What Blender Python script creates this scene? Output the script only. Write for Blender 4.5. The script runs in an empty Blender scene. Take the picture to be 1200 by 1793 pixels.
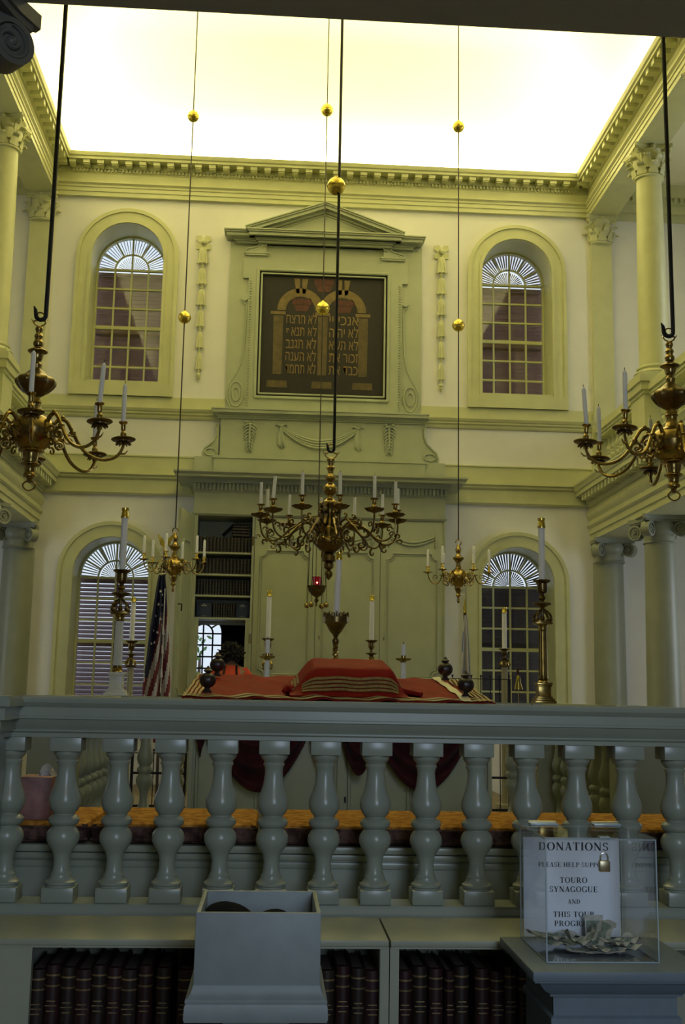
import bpy, bmesh, math, random
from mathutils import Vector, Matrix, Euler
PI = math.pi
rnd = random.Random(11)
SC = bpy.context.scene
C = SC.collection

# ------------------------------------------------------------------ camera
F = 1936.3                                    # focal length in pixels of the 1200 x 1793 frame
RT = Vector((0.99792961, -0.06184942, 0.01763942))
UP = Vector((-0.02760158, -0.16412479, 0.98605335))
BK = Vector((-0.05809176, -0.98449871, -0.16549213))
EYE = Vector((0, 0, 1.5))
cam = bpy.data.objects.new('camera', bpy.data.cameras.new('camera')); C.objects.link(cam)
cam.data.sensor_fit = 'VERTICAL'; cam.data.sensor_height = 36.0; cam.data.lens = F*36.0/1793
cam.data.clip_start = 0.05; cam.data.clip_end = 200
mw = Matrix((RT, UP, BK)).transposed().to_4x4(); mw.translation = EYE
cam.matrix_world = mw
SC.camera = cam
SC.view_settings.view_transform = 'Standard'; SC.view_settings.look = 'None'
SC.view_settings.exposure = 0.0; SC.view_settings.gamma = 1.0; SC.view_settings.use_curve_mapping = False
try:
    SC.cycles.use_denoising = True; SC.cycles.max_bounces = 7; SC.cycles.diffuse_bounces = 4
    SC.cycles.glossy_bounces = 3; SC.cycles.transmission_bounces = 4; SC.cycles.transparent_max_bounces = 12
    SC.cycles.sample_clamp_indirect = 4.0; SC.cycles.caustics_reflective = False; SC.cycles.caustics_refractive = False
except Exception: pass

# ------------------------------------------------------------------ sky, cove lamps, lamps for assumed windows and an added fill
W = bpy.data.worlds.new('sky'); SC.world = W; W.use_nodes = True
bg = W.node_tree.nodes['Background']; bg.inputs[0].default_value = (0.80, 0.88, 1.0, 1); bg.inputs[1].default_value = 1.15
def area(name, loc, direction, sx, sy, power, col):
    l = bpy.data.lights.new(name, 'AREA'); l.shape = 'RECTANGLE'; l.size = sx; l.size_y = sy; l.energy = power; l.color = col
    o = bpy.data.objects.new(name, l); C.objects.link(o); o.location = loc
    o.rotation_euler = Vector(direction).to_track_quat('-Z', 'Y').to_euler(); return o
CX, YW = 0.505, 13.5                           # room axis, face of the back wall
WARM = (1.0, 0.935, 0.53); COOL = (0.62, 0.77, 1.0); WEST = (0.62, 0.77, 1.0)
COVE = 185
for sgn in (-1, 1):                            # lamps lying in the cove behind the cornice
    o = area('cove_lamp', (CX+sgn*3.40, 8.25, 8.33), (-sgn*0.75, 0, 1), 9.6, 0.10, COVE*1.25, WARM)
    o.rotation_euler = (Matrix.Rotation(PI/2, 3, 'Z') @ Matrix.Rotation(sgn*0.0, 3, 'X')).to_euler()
    z = Vector((sgn*0.05, 0, -1)).normalized(); x = Vector((0, 1, 0)); y = z.cross(x)
    o.rotation_euler = Matrix((x, y, z)).transposed().to_euler()
    o.location = (CX+sgn*3.40, 8.25, 8.33)
o = area('cove_lamp', (CX, 13.40, 8.33), (0, -0.05, 1), 6.4, 0.10, COVE, WARM)
area('window_daylight_west', (0.9, -2.6, 2.55), (0, 1, -0.10), 1.1, 1.9, 64, WEST)  # lamp for an assumed, unseen window behind the viewer; the rear wall is solid
area('gallery_lamp', (0.5, -1.6, 3.7), (0, .8, -1), .5, .5, 9, (1.0, .86, .62))  # unseen warm fill, added to brighten the near rail
area('window_daylight_north', (6.30, 10.9, 2.3), (-1, 0, 0), 1.0, 1.9, 26, (.8,.88,1))  # lamp for an assumed, unseen aisle window; no opening is built
area('window_daylight_north_gallery', (6.30, 10.9, 6.2), (-1, 0, 0), 1.0, 1.9, 26, (.8,.88,1))  # same for an assumed gallery window above, not built either
area('window_daylight_south', (-5.30, 10.9, 2.3), (1, 0, 0), 1.0, 1.9, 20, (.8,.88,1))  # lamp added opposite the north one; this wall has no window
area('window_daylight_south_gallery', (-5.30, 10.9, 6.2), (1, 0, 0), 1.0, 1.9, 11, (.8,.88,1))  # weaker lamp added for an assumed gallery window; the wall is solid

# ------------------------------------------------------------------ helpers
def ray(px, py):
    return RT*((px-600)/F) - UP*((py-896.5)/F) - BK
def at(px, py, Y):
    d = ray(px, py); t = Y/d.y
    return Vector((d.x*t, Y, 1.5+d.z*t))
def atz(px, py, Z):
    d = ray(px, py); t = (Z-1.5)/d.z
    return Vector((d.x*t, d.y*t, Z))

class MB:
    def __init__(s): s.v = []; s.f = []; s.mi = []; s.m = 0; s.xf = None
    def add(s, vs, fs):
        b = len(s.v)
        if s.xf is not None: vs = [s.xf @ Vector(p) for p in vs]
        s.v += [tuple(p) for p in vs]
        for f in fs: s.f.append([b+i for i in f]); s.mi.append(s.m)
        return s
    def box(s, x0, x1, y0, y1, z0, z1):
        return s.add([(x, y, z) for x in (x0, x1) for y in (y0, y1) for z in (z0, z1)],
                     [(0,1,3,2),(4,6,7,5),(0,4,5,1),(2,3,7,6),(0,2,6,4),(1,5,7,3)])
    def bbox(s, x0, x1, y0, y1, z0, z1, b=0.004):                     # chamfered box: an extruded chamfered square, both ways
        b = min(b, (x1-x0)*.45, (y1-y0)*.45, (z1-z0)*.45)
        bm = bmesh.new(); bmesh.ops.create_cube(bm, size=1)
        for v in bm.verts: v.co = Vector(((x0+x1)/2+v.co.x*(x1-x0), (y0+y1)/2+v.co.y*(y1-y0), (z0+z1)/2+v.co.z*(z1-z0)))
        bmesh.ops.bevel(bm, geom=list(bm.edges), offset=b, segments=2, affect='EDGES', profile=0.5)
        bm.verts.index_update(); s.add([v.co.copy() for v in bm.verts], [[v.index for v in f.verts] for f in bm.faces]); bm.free(); return s
    def prism(s, poly, o, u, v, d):                                    # polygon (a,b) in plane o + a u + b v, pushed along d
        o, u, v, d = Vector(o), Vector(u), Vector(v), Vector(d); n = len(poly)
        A = [o+u*a+v*b for a, b in poly]; B = [p+d for p in A]
        return s.add(A+B, [list(range(n)), list(range(2*n-1, n-1, -1))]+[(i, (i+1)%n, n+(i+1)%n, n+i) for i in range(n)])
    def lathe(s, prof, c=(0,0,0), n=20, lobe=None):
        c = Vector(c); vs = []; fs = []
        for r, z in prof:
            for k in range(n):
                a = 2*PI*k/n; q = r
                if lobe and lobe[2] <= z <= lobe[3]: q = r*(1+lobe[1]*abs(math.sin(lobe[0]*a/2)))
                vs.append(c+Vector((q*math.cos(a), q*math.sin(a), z)))
        m = len(prof)
        for i in range(m-1):
            for k in range(n): fs.append((i*n+k, i*n+(k+1)%n, (i+1)*n+(k+1)%n, (i+1)*n+k))
        fs.append(list(range(n-1, -1, -1))); fs.append([(m-1)*n+k for k in range(n)])
        return s.add(vs, fs)
    def ball(s, c, r, n=16, sz=1.0):
        return s.lathe([(max(1e-4, r*math.sin(PI*i/10)), -r*sz*math.cos(PI*i/10)) for i in range(11)], c, n)
    def tube(s, pts, r, n=8, closed=False, flat=1.0):
        pts = [Vector(p) for p in pts]; m = len(pts); rs = r if isinstance(r, (list, tuple)) else [r]*m
        t = [(pts[(i+1)%m if closed else min(i+1, m-1)]-pts[(i-1)%m if closed else max(i-1, 0)]).normalized() for i in range(m)]
        nv = t[0].orthogonal().normalized()
        if abs(t[0].z) < 0.99: nv = (Vector((0,0,1))-t[0]*t[0].z).normalized()
        vs = []; fs = []
        for i in range(m):
            nv = (nv-t[i]*nv.dot(t[i])); nv = nv.normalized() if nv.length > 1e-6 else t[i].orthogonal().normalized(); b = t[i].cross(nv)
            for k in range(n):
                a = 2*PI*k/n; vs.append(pts[i]+(nv*math.cos(a)+b*math.sin(a)*flat)*rs[i])
        for i in range(m if closed else m-1):
            j = (i+1)%m
            for k in range(n): fs.append((i*n+k, i*n+(k+1)%n, j*n+(k+1)%n, j*n+k))
        if not closed: fs.append(list(range(n-1, -1, -1))); fs.append([(m-1)*n+k for k in range(n)])
        return s.add(vs, fs)
    def sheet(s, grid, th=0.003):                                      # grid of points (rows) given a small thickness
        R, K = len(grid), len(grid[0]); P = [[Vector(p) for p in row] for row in grid]
        N = [[None]*K for _ in range(R)]
        for i in range(R):
            for j in range(K):
                a = P[min(i+1, R-1)][j]-P[max(i-1, 0)][j]; b = P[i][min(j+1, K-1)]-P[i][max(j-1, 0)]
                n = a.cross(b); N[i][j] = n.normalized() if n.length > 1e-9 else Vector((0,0,1))
        vs = [P[i][j]+N[i][j]*th/2 for i in range(R) for j in range(K)]+[P[i][j]-N[i][j]*th/2 for i in range(R) for j in range(K)]
        o = R*K; fs = []
        for i in range(R-1):
            for j in range(K-1):
                a, b, c, d = i*K+j, i*K+j+1, (i+1)*K+j+1, (i+1)*K+j
                fs.append((a, b, c, d)); fs.append((o+d, o+c, o+b, o+a))
        rim = [j for j in range(K)]+[i*K+K-1 for i in range(1, R)]+[(R-1)*K+j for j in range(K-2, -1, -1)]+[i*K for i in range(R-2, 0, -1)]
        for q in range(len(rim)):
            a, b = rim[q], rim[(q+1)%len(rim)]; fs.append((a, o+a, o+b, b))
        return s.add(vs, fs)
    def mesh(s, me, M, mi=0):
        return s.add([M @ v.co for v in me.vertices], [list(p.vertices) for p in me.polygons])
    def build(s, name, mats, parent=None, sharp=35, flatshade=False):
        me = bpy.data.meshes.new(name); off = parent_loc(parent)
        me.from_pydata([(x-off.x, y-off.y, z-off.z) for x, y, z in s.v], [], s.f)
        mats = mats if isinstance(mats, (list, tuple)) else [mats]
        for m in mats: me.materials.append(m)
        if len(mats) > 1: me.polygons.foreach_set('material_index', s.mi)
        bm = bmesh.new(); bm.from_mesh(me); bmesh.ops.recalc_face_normals(bm, faces=bm.faces); bm.to_mesh(me); bm.free()
        if not flatshade:
            me.polygons.foreach_set('use_smooth', [True]*len(me.polygons)); me.set_sharp_from_angle(angle=math.radians(sharp))
        o = bpy.data.objects.new(name, me); C.objects.link(o)
        if parent is not None: o.parent = parent
        return o
def parent_loc(p):
    v = Vector((0,0,0))
    while p is not None: v = v+Vector(p.location); p = p.parent
    return v
def thing(name, label, cat, loc=(0,0,0), group=None):
    o = bpy.data.objects.new(name, None); C.objects.link(o); o.empty_display_size = 0.05; o.location = loc
    return tag(o, label, cat, group)
def tag(o, label, cat, group=None, kind=None):
    o['label'] = label; o['category'] = cat
    if group: o['group'] = group
    if kind: o['kind'] = kind
    return o
def struct(o, label=None, cat=None):
    o['kind'] = 'structure'
    if label: o['label'] = label
    if cat: o['category'] = cat
    return o
KIDS = {}
def dup(root, loc, label=None, group=None, rz=0.0, rot=None):
    r = root.copy(); C.objects.link(r); r.location = loc; r.rotation_euler = rot or (0, 0, rz)
    if label: r['label'] = label
    if group: r['group'] = group
    for ch in list(root.children):
        c = ch.copy(); C.objects.link(c); c.parent = r
        for g in list(ch.children):
            d = g.copy(); C.objects.link(d); d.parent = c
    return r
def crom(P, n=6):
    P = [Vector(p) for p in P]; out = []
    for i in range(len(P)-1):
        a, b, c, d = P[max(i-1, 0)], P[i], P[i+1], P[min(i+2, len(P)-1)]
        for k in range(n):
            t = k/n; out.append(0.5*((2*b)+(c-a)*t+(2*a-5*b+4*c-d)*t*t+(3*b-a-3*c+d)*t**3))
    out.append(P[-1]); return out
def arch(cx, h, zs, zb, n=20):                                         # outline of a round-headed opening, anticlockwise
    return [(cx-h, zb), (cx+h, zb)]+[(cx+h*math.cos(PI*k/n), zs+h*math.sin(PI*k/n)) for k in range(n+1)]
def plate(outer, holes, th, M):                                        # flat plate with holes as a mesh, centred on its plane, placed by M
    cu = bpy.data.curves.new('plate', 'CURVE'); cu.dimensions = '2D'; cu.fill_mode = 'BOTH'; cu.extrude = th/2
    for ring in [outer]+holes:
        sp = cu.splines.new('POLY'); sp.points.add(len(ring)-1); sp.use_cyclic_u = True
        for p, q in zip(sp.points, ring): p.co = (q[0], q[1], 0, 1)
    o = bpy.data.objects.new('plate', cu); C.objects.link(o)
    dg = bpy.context.evaluated_depsgraph_get(); dg.update()
    me = bpy.data.meshes.new_from_object(o.evaluated_get(dg)); bpy.data.objects.remove(o); bpy.data.curves.remove(cu)
    return me
def XZ(y): return Matrix(((1,0,0,0),(0,0,1,y),(0,1,0,0),(0,0,0,1)))   # plate (x, y) -> world (x, z) at depth y
def add_plate(mb, outer, holes, y0, y1): me = plate(outer, holes, y1-y0, None); mb.mesh(me, XZ((y0+y1)/2)); bpy.data.meshes.remove(me)
def text_mesh(s, size, th=0.001, align='CENTER'):
    cu = bpy.data.curves.new('t', 'FONT'); cu.body = s; cu.size = size; cu.align_x = align; cu.extrude = th/2
    o = bpy.data.objects.new('t', cu); C.objects.link(o); dg = bpy.context.evaluated_depsgraph_get(); dg.update()
    me = bpy.data.meshes.new_from_object(o.evaluated_get(dg)); bpy.data.objects.remove(o); bpy.data.curves.remove(cu); return me

# ------------------------------------------------------------------ materials
def mat(name, col, rough=0.5, metal=0.0, var=0.06, scale=8.0, bump=0.0, sheen=0.0, spec=0.5, coat=0.0, col2=None):
    m = bpy.data.materials.new(name); m.use_nodes = True; nt = m.node_tree; b = nt.nodes['Principled BSDF']
    b.inputs['Roughness'].default_value = rough; b.inputs['Metallic'].default_value = metal
    b.inputs['Specular IOR Level'].default_value = spec; b.inputs['Sheen Weight'].default_value = sheen; b.inputs['Coat Weight'].default_value = coat
    tc = nt.nodes.new('ShaderNodeTexCoord'); nz = nt.nodes.new('ShaderNodeTexNoise'); nz.inputs['Scale'].default_value = scale; nz.inputs['Detail'].default_value = 5
    nt.links.new(tc.outputs['Object'], nz.inputs['Vector'])
    cr = nt.nodes.new('ShaderNodeValToRGB'); cr.color_ramp.elements[0].position = .3; cr.color_ramp.elements[1].position = .7
    cr.color_ramp.elements[0].color = tuple(max(0, c*(1-var)) for c in col)+(1,); cr.color_ramp.elements[1].color = tuple(min(1, c*(1+var)) for c in col)+(1,)
    if col2:
        cr.color_ramp.elements[0].color = col2+(1,); cr.color_ramp.elements[1].color = col+(1,); cr.color_ramp.elements[0].position = .42; cr.color_ramp.elements[1].position = .58
    nt.links.new(nz.outputs['Fac'], cr.inputs['Fac']); nt.links.new(cr.outputs['Color'], b.inputs['Base Color'])
    if bump:
        bp = nt.nodes.new('ShaderNodeBump'); bp.inputs['Strength'].default_value = bump; bp.inputs['Distance'].default_value = .01
        nt.links.new(nz.outputs['Fac'], bp.inputs['Height']); nt.links.new(bp.outputs['Normal'], b.inputs['Normal'])
    return m
def glass(name, tint=(1,1,1), ior=1.45):
    m = bpy.data.materials.new(name); m.use_nodes = True; nt = m.node_tree; nt.nodes.clear()
    N = nt.nodes.new; out = N('ShaderNodeOutputMaterial'); mx = N('ShaderNodeMixShader'); tr = N('ShaderNodeBsdfTransparent'); gl = N('ShaderNodeBsdfGlossy')
    tr.inputs[0].default_value = tint+(1,); gl.inputs['Roughness'].default_value = 0.02
    lw = N('ShaderNodeLayerWeight'); lw.inputs[0].default_value = .5; pw = N('ShaderNodeMath'); pw.operation = 'POWER'; pw.inputs[1].default_value = 4.0
    ma = N('ShaderNodeMath'); ma.operation = 'MULTIPLY_ADD'; ma.inputs[1].default_value = .7; ma.inputs[2].default_value = ((ior-1)/(ior+1))**2
    nt.links.new(lw.outputs['Facing'], pw.inputs[0]); nt.links.new(pw.outputs[0], ma.inputs[0])
    nt.links.new(ma.outputs[0], mx.inputs[0]); nt.links.new(tr.outputs[0], mx.inputs[1]); nt.links.new(gl.outputs[0], mx.inputs[2]); nt.links.new(mx.outputs[0], out.inputs[0])
    return m
def emis(name, col, s):
    m = bpy.data.materials.new(name); m.use_nodes = True; nt = m.node_tree; b = nt.nodes['Principled BSDF']
    b.inputs['Base Color'].default_value = col+(1,); b.inputs['Emission Color'].default_value = col+(1,); b.inputs['Emission Strength'].default_value = s; return m
M = {}
M['wall'] = mat('wall_plaster', (.83,.81,.75), .75, var=.03, scale=3, bump=.05)
M['ceil'] = mat('ceiling_plaster', (.86,.82,.62), .8, var=.02, scale=2)
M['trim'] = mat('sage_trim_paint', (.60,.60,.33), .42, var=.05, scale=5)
M['ark'] = mat('ark_paint', (.445,.475,.325), .45, var=.05, scale=5)
M['rail'] = mat('grey_green_gloss_paint', (.29,.32,.26), .28, var=.06, scale=7)
M['box'] = mat('grey_blue_paint', (.235,.275,.275), .5, var=.06, scale=30)
M['stand'] = mat('blue_grey_stand_paint', (.145,.195,.235), .5, var=.06, scale=30)
M['shelf'] = mat('bookcase_paint', (.33,.35,.26), .42, var=.06, scale=7)
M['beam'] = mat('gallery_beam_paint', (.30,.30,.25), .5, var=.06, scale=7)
M['darkcol'] = mat('dark_column_paint', (.13,.13,.11), .45, var=.06, scale=7)  # same paint as the rest, darkened here to read as unlit
M['lowcol'] = mat('grey_sage_column_paint', (.31,.325,.24), .4, var=.05, scale=5)  # shade under the gallery put into the sage colour
M['floor'] = mat('floor_boards', (.22,.17,.11), .5, var=.2, scale=4)
M['brass'] = mat('aged_brass', (.34,.24,.075), .25, 1.0, var=.35, scale=22)
M['dbrass'] = mat('dark_brass', (.17,.12,.045), .32, 1.0, var=.35, scale=26)
M['gold'] = mat('polished_brass', (.80,.62,.13), .22, 1.0, var=.08, scale=12)
M['silver'] = mat('tarnished_silver', (.62,.60,.50), .3, 1.0, var=.1, scale=20)
M['iron'] = mat('black_iron', (.018,.018,.022), .45, .6, var=.2)
M['rod'] = mat('dark_cord', (.035,.028,.02), .55, .2, var=.2)
M['wax'] = mat('white_wax', (.92,.91,.87), .45, var=.02)
M['ivory'] = mat('ivory_paint', (.70,.68,.58), .4, var=.05)
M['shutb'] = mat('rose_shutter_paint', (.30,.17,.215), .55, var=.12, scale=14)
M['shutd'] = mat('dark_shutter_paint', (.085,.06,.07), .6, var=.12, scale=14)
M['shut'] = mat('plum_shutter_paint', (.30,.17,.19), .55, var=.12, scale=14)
M['white'] = mat('white_slat', (.85,.85,.86), .5, var=.02)
M['red'] = mat('red_silk', (.20,.011,.008), .6, var=.14, scale=9, spec=.04)
M['velvet'] = mat('red_velvet', (.055,.008,.011), .75, var=.3, scale=16, sheen=.08, spec=.2)
M['braid'] = mat('gold_braid', (.22,.155,.055), .55, .3, var=.25, scale=60)
M['cream'] = mat('cream_silk', (.72,.66,.48), .5, var=.05)
M['felt'] = mat('black_felt', (.012,.012,.013), .95, spec=.05)
M['stone'] = mat('dull_stone_paint', (.36,.34,.22), .5)
M['wood'] = mat('dark_walnut', (.035,.022,.016), .35, var=.4, scale=24)
M['leather'] = mat('maroon_leather', (.024,.008,.009), .42, var=.4, scale=40)
M['leather2'] = mat('brown_leather', (.018,.010,.008), .42, var=.4, scale=40)
M['blackbook'] = mat('black_leather', (.02,.018,.02), .38, var=.4, scale=40)
M['blue'] = mat('navy_board', (.02,.035,.09), .5, var=.1)
M['page'] = mat('aged_pages', (.085,.065,.05), .7, var=.1, scale=50)
M['gilt'] = mat('gilt_tooling', (.26,.19,.09), .4, .6, var=.4, scale=50)
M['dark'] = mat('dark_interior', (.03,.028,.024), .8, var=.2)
M['paper'] = mat('white_paper', (.86,.92,1.0), .6, var=.01)
M['ink'] = mat('black_ink', (.012,.012,.014), .6, var=.05)
M['note'] = mat('banknote_paper', (.55,.55,.48), .7, var=.25, scale=60)
M['notegreen'] = mat('banknote_green', (.24,.30,.24), .7, var=.5, scale=90)
M['acryl'] = glass('clear_acrylic', (.99,.995,1.0), ior=1.4)
M['acryledge'] = mat('acrylic_edge', (.42,.52,.56), .15, var=.05)
M['pane'] = glass('window_glass', (.93,.95,.95), ior=1.5)
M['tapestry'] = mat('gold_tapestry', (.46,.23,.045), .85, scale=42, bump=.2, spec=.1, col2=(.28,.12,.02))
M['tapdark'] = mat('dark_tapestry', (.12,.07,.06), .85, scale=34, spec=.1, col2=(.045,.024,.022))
M['canvas'] = mat('dark_canvas', (.012,.009,.0065), .65, var=.25, scale=10)
M['pgold'] = mat('painted_ochre', (.095,.066,.022), .6, var=.3, scale=14)
M['pgold2'] = mat('painted_gold', (.17,.115,.036), .6, var=.2, scale=14)
M['pred'] = mat('painted_crimson', (.075,.018,.010), .6, var=.35, scale=20)
M['hebrew'] = mat('painted_letters', (.24,.15,.045), .6, var=.2, scale=14)
M['fred'] = mat('flag_red', (.17,.025,.035), .7, var=.1)
M['fwhite'] = mat('flag_white', (.55,.53,.55), .7, var=.04)
M['fblue'] = mat('flag_blue', (.018,.022,.06), .7, var=.1)
M['iblue'] = mat('flag_sky_blue', (.10,.16,.48), .7, var=.1)
M['tissue'] = mat('tissue_white', (.8,.8,.82), .8, var=.02)
M['pinkbox'] = mat('printed_pink_carton', (.26,.13,.13), .6, var=.3, scale=30)
M['skin'] = mat('skin', (.30,.17,.11), .5, var=.06)
M['hair'] = mat('dark_hair', (.012,.009,.008), .6, var=.3, scale=60)
M['orange'] = mat('orange_red_cloth', (.62,.06,.03), .7, var=.08, scale=12)
M['trouser'] = mat('dark_trousers', (.03,.03,.04), .8)
M['leaf'] = mat('leaf_green', (.10,.22,.05), .6, var=.4, scale=6)
M['bark'] = mat('bark', (.10,.07,.05), .8, var=.3)
def redglass():
    m = bpy.data.materials.new('red_glass'); m.use_nodes = True; b = m.node_tree.nodes['Principled BSDF']
    b.inputs['Base Color'].default_value = (.28,.005,.008,1); b.inputs['Roughness'].default_value = .15
    b.inputs['Emission Color'].default_value = (.6,.01,.01,1); b.inputs['Emission Strength'].default_value = .03; return m
M['redglass'] = redglass(); M['flame'] = emis('flame', (1.0,.30,.20), 6.0)

# ------------------------------------------------------------------ the building
ZP = 0.45                                      # platform in front of the ark
def wallbox(name, *b, m='wall'):
    return struct(MB().box(*b).build(name, M[m], flatshade=True))
WIN = [(-2.0, 6.975, 5.315), (3.005, 6.975, 5.315), (-2.005, 2.925, 1.30), (2.985, 2.925, 1.30)]
HW = 0.46
mb = MB()
add_plate(mb, [(-5.6, -.2), (6.6, -.2), (6.6, 10.9), (-5.6, 10.9)],
          [arch(x, HW, zs, zb)[::-1] for x, zs, zb in WIN]+[[(-.99, ZP), (-.99, 2.37), (-.33, 2.37), (-.33, ZP)]], YW, YW+.5)
struct(mb.build('wall_back', M['wall'], flatshade=True))
wallbox('wall_left', -5.6, -5.45, -3, 14, -.2, 8.4)
wallbox('wall_right', 6.45, 6.6, -3, 14, -.2, 8.4)
wallbox('wall_rear', -5.6, 6.6, -3.15, -3, -.2, 10.9)
wallbox('floor', -5.6, 6.6, -3.1, 14, -.2, 0, m='floor')
struct(MB().box(-1.6, 2.6, 9.9, 13.5, 0, ZP).build('trim_1', M['floor'], flatshade=True), 'platform carrying the tall cabinet at the end of the hall', 'platform')
# coved ceiling over the nave
mb = MB(); rings = []
for k in range(13):
    t = PI/2*k/12; i = 2.5*(1-math.cos(t)); z = 8.30+2.4*math.sin(t)
    rings.append([(CX-3.5+i, 3.0, z), (CX+3.5-i, 3.0, z), (CX+3.5-i, 13.5-i, z), (CX-3.5+i, 13.5-i, z)])
vs = [p for r in rings for p in r]; fs = []
for k in range(12):
    for j in (1, 2, 3): a = k*4+j; b = k*4+(j+1) % 4; fs.append((a, b, b+4, a+4))
fs.append((48, 49, 50, 51)); mb.add(vs, fs)
mb.add([(CX-3.5, 3.0, 8.30), (CX-3.5, 13.5, 8.30), (CX-3.55, 13.5, 8.30), (CX-3.55, 3, 8.30)], [(0, 1, 2, 3)])
struct(mb.build('ceiling', M['ceil'], sharp=60))
mb = MB().box(-5.6, 6.6, -3.1, 14.1, 10.8, 10.95)
for s in (-1, 1): x = sorted((CX+s*3.75, CX+s*6.1)); mb.box(x[0], x[1], -3, 13.5, 8.22, 8.34)
struct(mb.build('roof', M['ceil'], flatshade=True))
# near gallery over the viewer: front beam, floor, added solid wall that bounces light
mb = MB().box(-5.45, 6.45, 2.58, 3.0, 3.49, 4.2).box(-5.45, 6.45, 2.70, 2.95, 4.2, 10.85).box(-5.45, 6.45, -3, 2.6, 3.85, 4.1)
mb.box(-5.45, 6.45, 2.98, 3.025, 3.60, 3.70).box(-5.45, 6.45, 2.98, 3.02, 3.52, 3.56)
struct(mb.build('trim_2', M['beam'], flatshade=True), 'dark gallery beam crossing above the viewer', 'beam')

def back_prof(mb, prof, x0, x1): mb.prism(prof, (x0, YW, 0), (0,-1,0), (0,0,1), (x1-x0, 0, 0))
def side_prof(mb, prof, sg, s0, y0, y1): mb.prism(prof, (CX+sg*s0, y0, 0), (-sg,0,0), (0,0,1), (0, y1-y0, 0))
UE = [(-.03,7.77),(.05,7.77),(.05,7.825),(.062,7.83),(.062,7.88),(.074,7.885),(.074,7.91),(.10,7.93),(.10,7.945),(.04,7.955),(.04,8.075),(.052,8.085),(.052,8.13),(.075,8.13),(.075,8.195),(.215,8.195),(.215,8.225),(.235,8.235),(.245,8.265),(.25,8.28),(-.03,8.28)]
LE = [(-.03,3.49),(.04,3.49),(.04,3.56),(.055,3.565),(.055,3.635),(.07,3.645),(.085,3.665),(.085,3.68),(.055,3.69),(.055,3.735)]+[(.055+.035*math.sin(PI*k/8), 3.735+.165*k/8) for k in range(9)]+[(.07,3.905),(.07,3.93),(.09,3.94),(.09,4.035),(.225,4.035),(.225,4.085),(.24,4.095),(.255,4.13),(.27,4.155),(.27,4.17),(-.03,4.17)]
mb = MB(); back_prof(mb, UE, CX-3.5, CX+3.5)
k = CX-3.3
while k < CX+3.3: mb.box(k, k+.026, YW-.072, YW-.05, 8.092, 8.128); k += .045
k = CX-3.28
while k < CX+3.3: mb.box(k, k+.085, YW-.195, YW-.07, 8.15, 8.196); mb.box(k+.008, k+.077, YW-.18, YW-.07, 8.135, 8.152); k += .177
struct(mb.build('trim_3', M['trim'], flatshade=True), 'upper cornice with small blocks along the end wall', 'cornice')
for sg, n in ((-1, 'trim_4'), (1, 'trim_5')):
    mb = MB(); side_prof(mb, UE, sg, 3.5, 3.0, 13.5); x = sorted((CX+sg*3.53, CX+sg*3.81)); mb.box(x[0], x[1], 3.0, 13.5, 7.7705, 8.32)
    y = 3.2
    while y < 13.3: x = sorted((CX+sg*3.43, CX+sg*3.305)); mb.box(x[0], x[1], y, y+.085, 8.135, 8.196); y += .177
    for p, z0, z1 in ((.02,7.76,7.86),(.06,7.86,7.98),(.10,7.98,8.05),(.16,8.05,8.22)):
        x = sorted((CX+sg*3.81, CX+sg*5.95)); mb.box(x[0], x[1], YW-p, YW+.02, z0, z1)
    y = 0
    xk = 3.86
    while xk < 5.9: x = sorted((CX+sg*xk, CX+sg*(xk+.04))); mb.box(x[0], x[1], YW-.14, YW, 8.0, 8.05); xk += .08
    struct(mb.build(n, M['trim'], flatshade=True), 'upper cornice along the %s gallery columns' % ('south' if sg < 0 else 'north'), 'cornice')
for sg, n in ((-1, 'trim_6'), (1, 'trim_7')):
    mb = MB(); side_prof(mb, LE, sg, 3.45, 3.0, 13.5); x = sorted((CX+sg*3.48, CX+sg*3.86)); mb.box(x[0], x[1], 3.0, 13.5, 3.4905, 4.17)
    y = 3.2
    while y < 13.3: x = sorted((CX+sg*3.37, CX+sg*3.24)); mb.box(x[0], x[1], y, y+.07, 3.955, 4.037); y += .135
    x = sorted((CX+sg*3.8, CX+sg*6.0)); mb.box(x[0], x[1], -1, 13.5, 3.95, 4.17)
    struct(mb.build(n, M['trim'], flatshade=True), 'lower gallery cornice along the %s columns' % ('south' if sg < 0 else 'north'), 'cornice')
# mouldings running across the back wall
mb = MB()
back_prof(mb, [(0,4.88),(.02,4.88),(.03,4.90),(.03,4.92),(.055,4.935),(.055,4.955),(.07,4.965),(.085,4.995),(.085,5.005),(.02,5.015),(.02,5.155),(0,5.155)], CX-3.5, CX+3.5)
back_prof(mb, [(0,3.905),(.03,3.905),(.045,3.93),(.045,3.945),(.02,3.95),(.02,4.10),(.035,4.105),(.05,4.12),(.05,4.14),(.075,4.155),(.075,4.17),(.022,4.18),(.022,4.385),(.035,4.39),(.035,4.405),(0,4.405)], CX-3.5, CX+3.5)
struct(mb.build('trim_8', M['trim'], flatshade=True), 'bands and mouldings across the end wall', 'moulding')

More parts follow.
